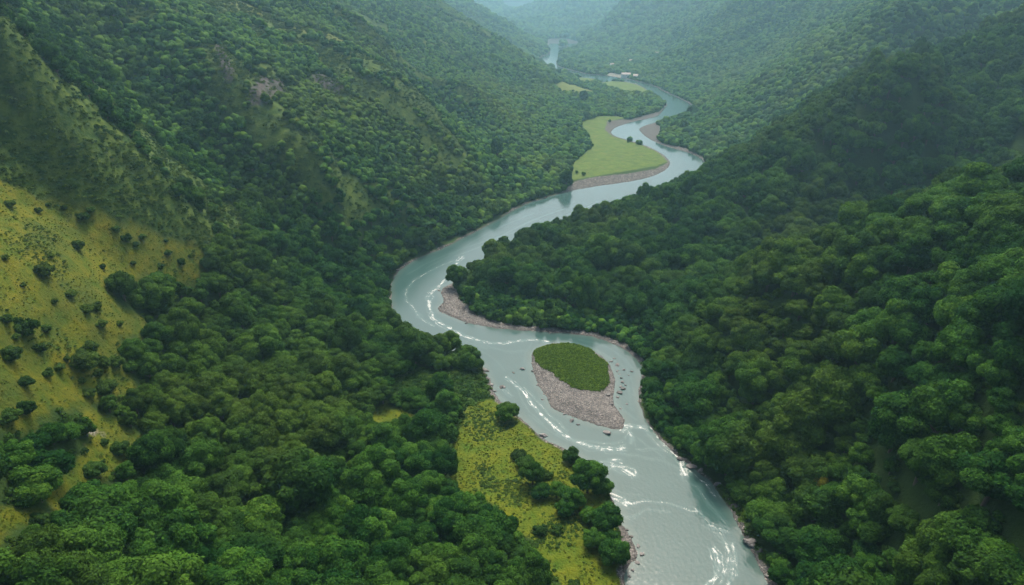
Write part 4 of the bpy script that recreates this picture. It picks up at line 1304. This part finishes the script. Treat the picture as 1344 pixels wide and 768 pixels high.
L(nt, wcol, bs.inputs['Base Color'])
L(nt, math_(nt, 'ADD', 0.09, math_(nt, 'MULTIPLY', fmask, 0.85)), bs.inputs['Roughness'])
bs.inputs['IOR'].default_value = 1.36; bs.inputs['Specular IOR Level'].default_value = 0.5
bp = N(nt, 'ShaderNodeBump'); bp.inputs['Strength'].default_value = 0.18; bp.inputs['Distance'].default_value = 0.25
L(nt, math_(nt, 'ADD', noise(nt, P, 0.8, 5, 0.65, 0.8), math_(nt, 'MULTIPLY', fmask, 0.6)), bp.inputs['Height']); L(nt, bp.outputs[0], bs.inputs['Normal'])
me.materials.append(M_water)
tag(link('river', me), kind='structure')

# ------------------------------------------------------------------ haze, sky, sun, camera
SUN_AZ, SUN_EL = math.radians(6), math.radians(57)
top = float(GZ.max()) + 30
bottom = float(GZ.min()) - 1
bx, by0, by1 = 5420.0, -75.0, 5330.0
v = [(x, y, z) for z in (bottom, max(top, H + 20)) for y in (by0, by1) for x in (-bx, bx)]
me = bpy.data.meshes.new('haze'); me.from_pydata(v, [], [(0, 2, 3, 1), (4, 5, 7, 6), (0, 1, 5, 4), (2, 6, 7, 3), (0, 4, 6, 2), (1, 3, 7, 5)])
M_haze = bpy.data.materials.new('valley_haze'); M_haze.use_nodes = True
nt = M_haze.node_tree; nt.nodes.clear()
out = N(nt, 'ShaderNodeOutputMaterial'); pv = N(nt, 'ShaderNodeVolumePrincipled')
pv.inputs['Color'].default_value = (0.42, 0.74, 0.92, 1); pv.inputs['Density'].default_value = HAZE; pv.inputs['Anisotropy'].default_value = 0.62
L(nt, pv.outputs[0], out.inputs['Volume'])
me.materials.append(M_haze)
hz = link('haze', me); tag(hz, 'thin blue haze filling the valley air', 'haze', kind='stuff')

W = bpy.data.worlds.new('World'); scene.world = W; W.use_nodes = True
nt = W.node_tree
sky = N(nt, 'ShaderNodeTexSky', sky_type='NISHITA'); sky.sun_disc = False; sky.sun_elevation = SUN_EL; sky.sun_rotation = SUN_AZ
sky.air_density = 0.7; sky.dust_density = 10.0; sky.ozone_density = 0.6; sky.altitude = 300
L(nt, sky.outputs[0], nt.nodes['Background'].inputs[0]); nt.nodes['Background'].inputs[1].default_value = SKY
s = bpy.data.lights.new('sun', 'SUN'); s.energy = SUNE; s.angle = math.radians(SUNA); s.color = (1.0, 0.91, 0.76)
so = bpy.data.objects.new('sun', s); COL.objects.link(so)
so.rotation_euler = (-(math.pi / 2 - SUN_EL), 0, -SUN_AZ)

cam = bpy.data.cameras.new('camera'); co = bpy.data.objects.new('camera', cam); COL.objects.link(co); scene.camera = co
cam.sensor_width = 36; cam.lens = F / 1344 * 36; cam.clip_start = 1; cam.clip_end = 20000; co.location = (0, 0, H); co.rotation_euler = (math.pi / 2 - TH, 0, 0)
vs = scene.view_settings; vs.view_transform = 'Standard'; vs.look = 'None'; vs.exposure = EXPO; vs.gamma = 1; vs.use_curve_mapping = False
cy = scene.cycles
cy.max_bounces = 5; cy.diffuse_bounces = 2; cy.glossy_bounces = 2; cy.transmission_bounces = 2; cy.volume_bounces = 1; cy.transparent_max_bounces = 4
cy.use_denoising = True; cy.caustics_reflective = False; cy.caustics_refractive = False; cy.sample_clamp_indirect = 4.0
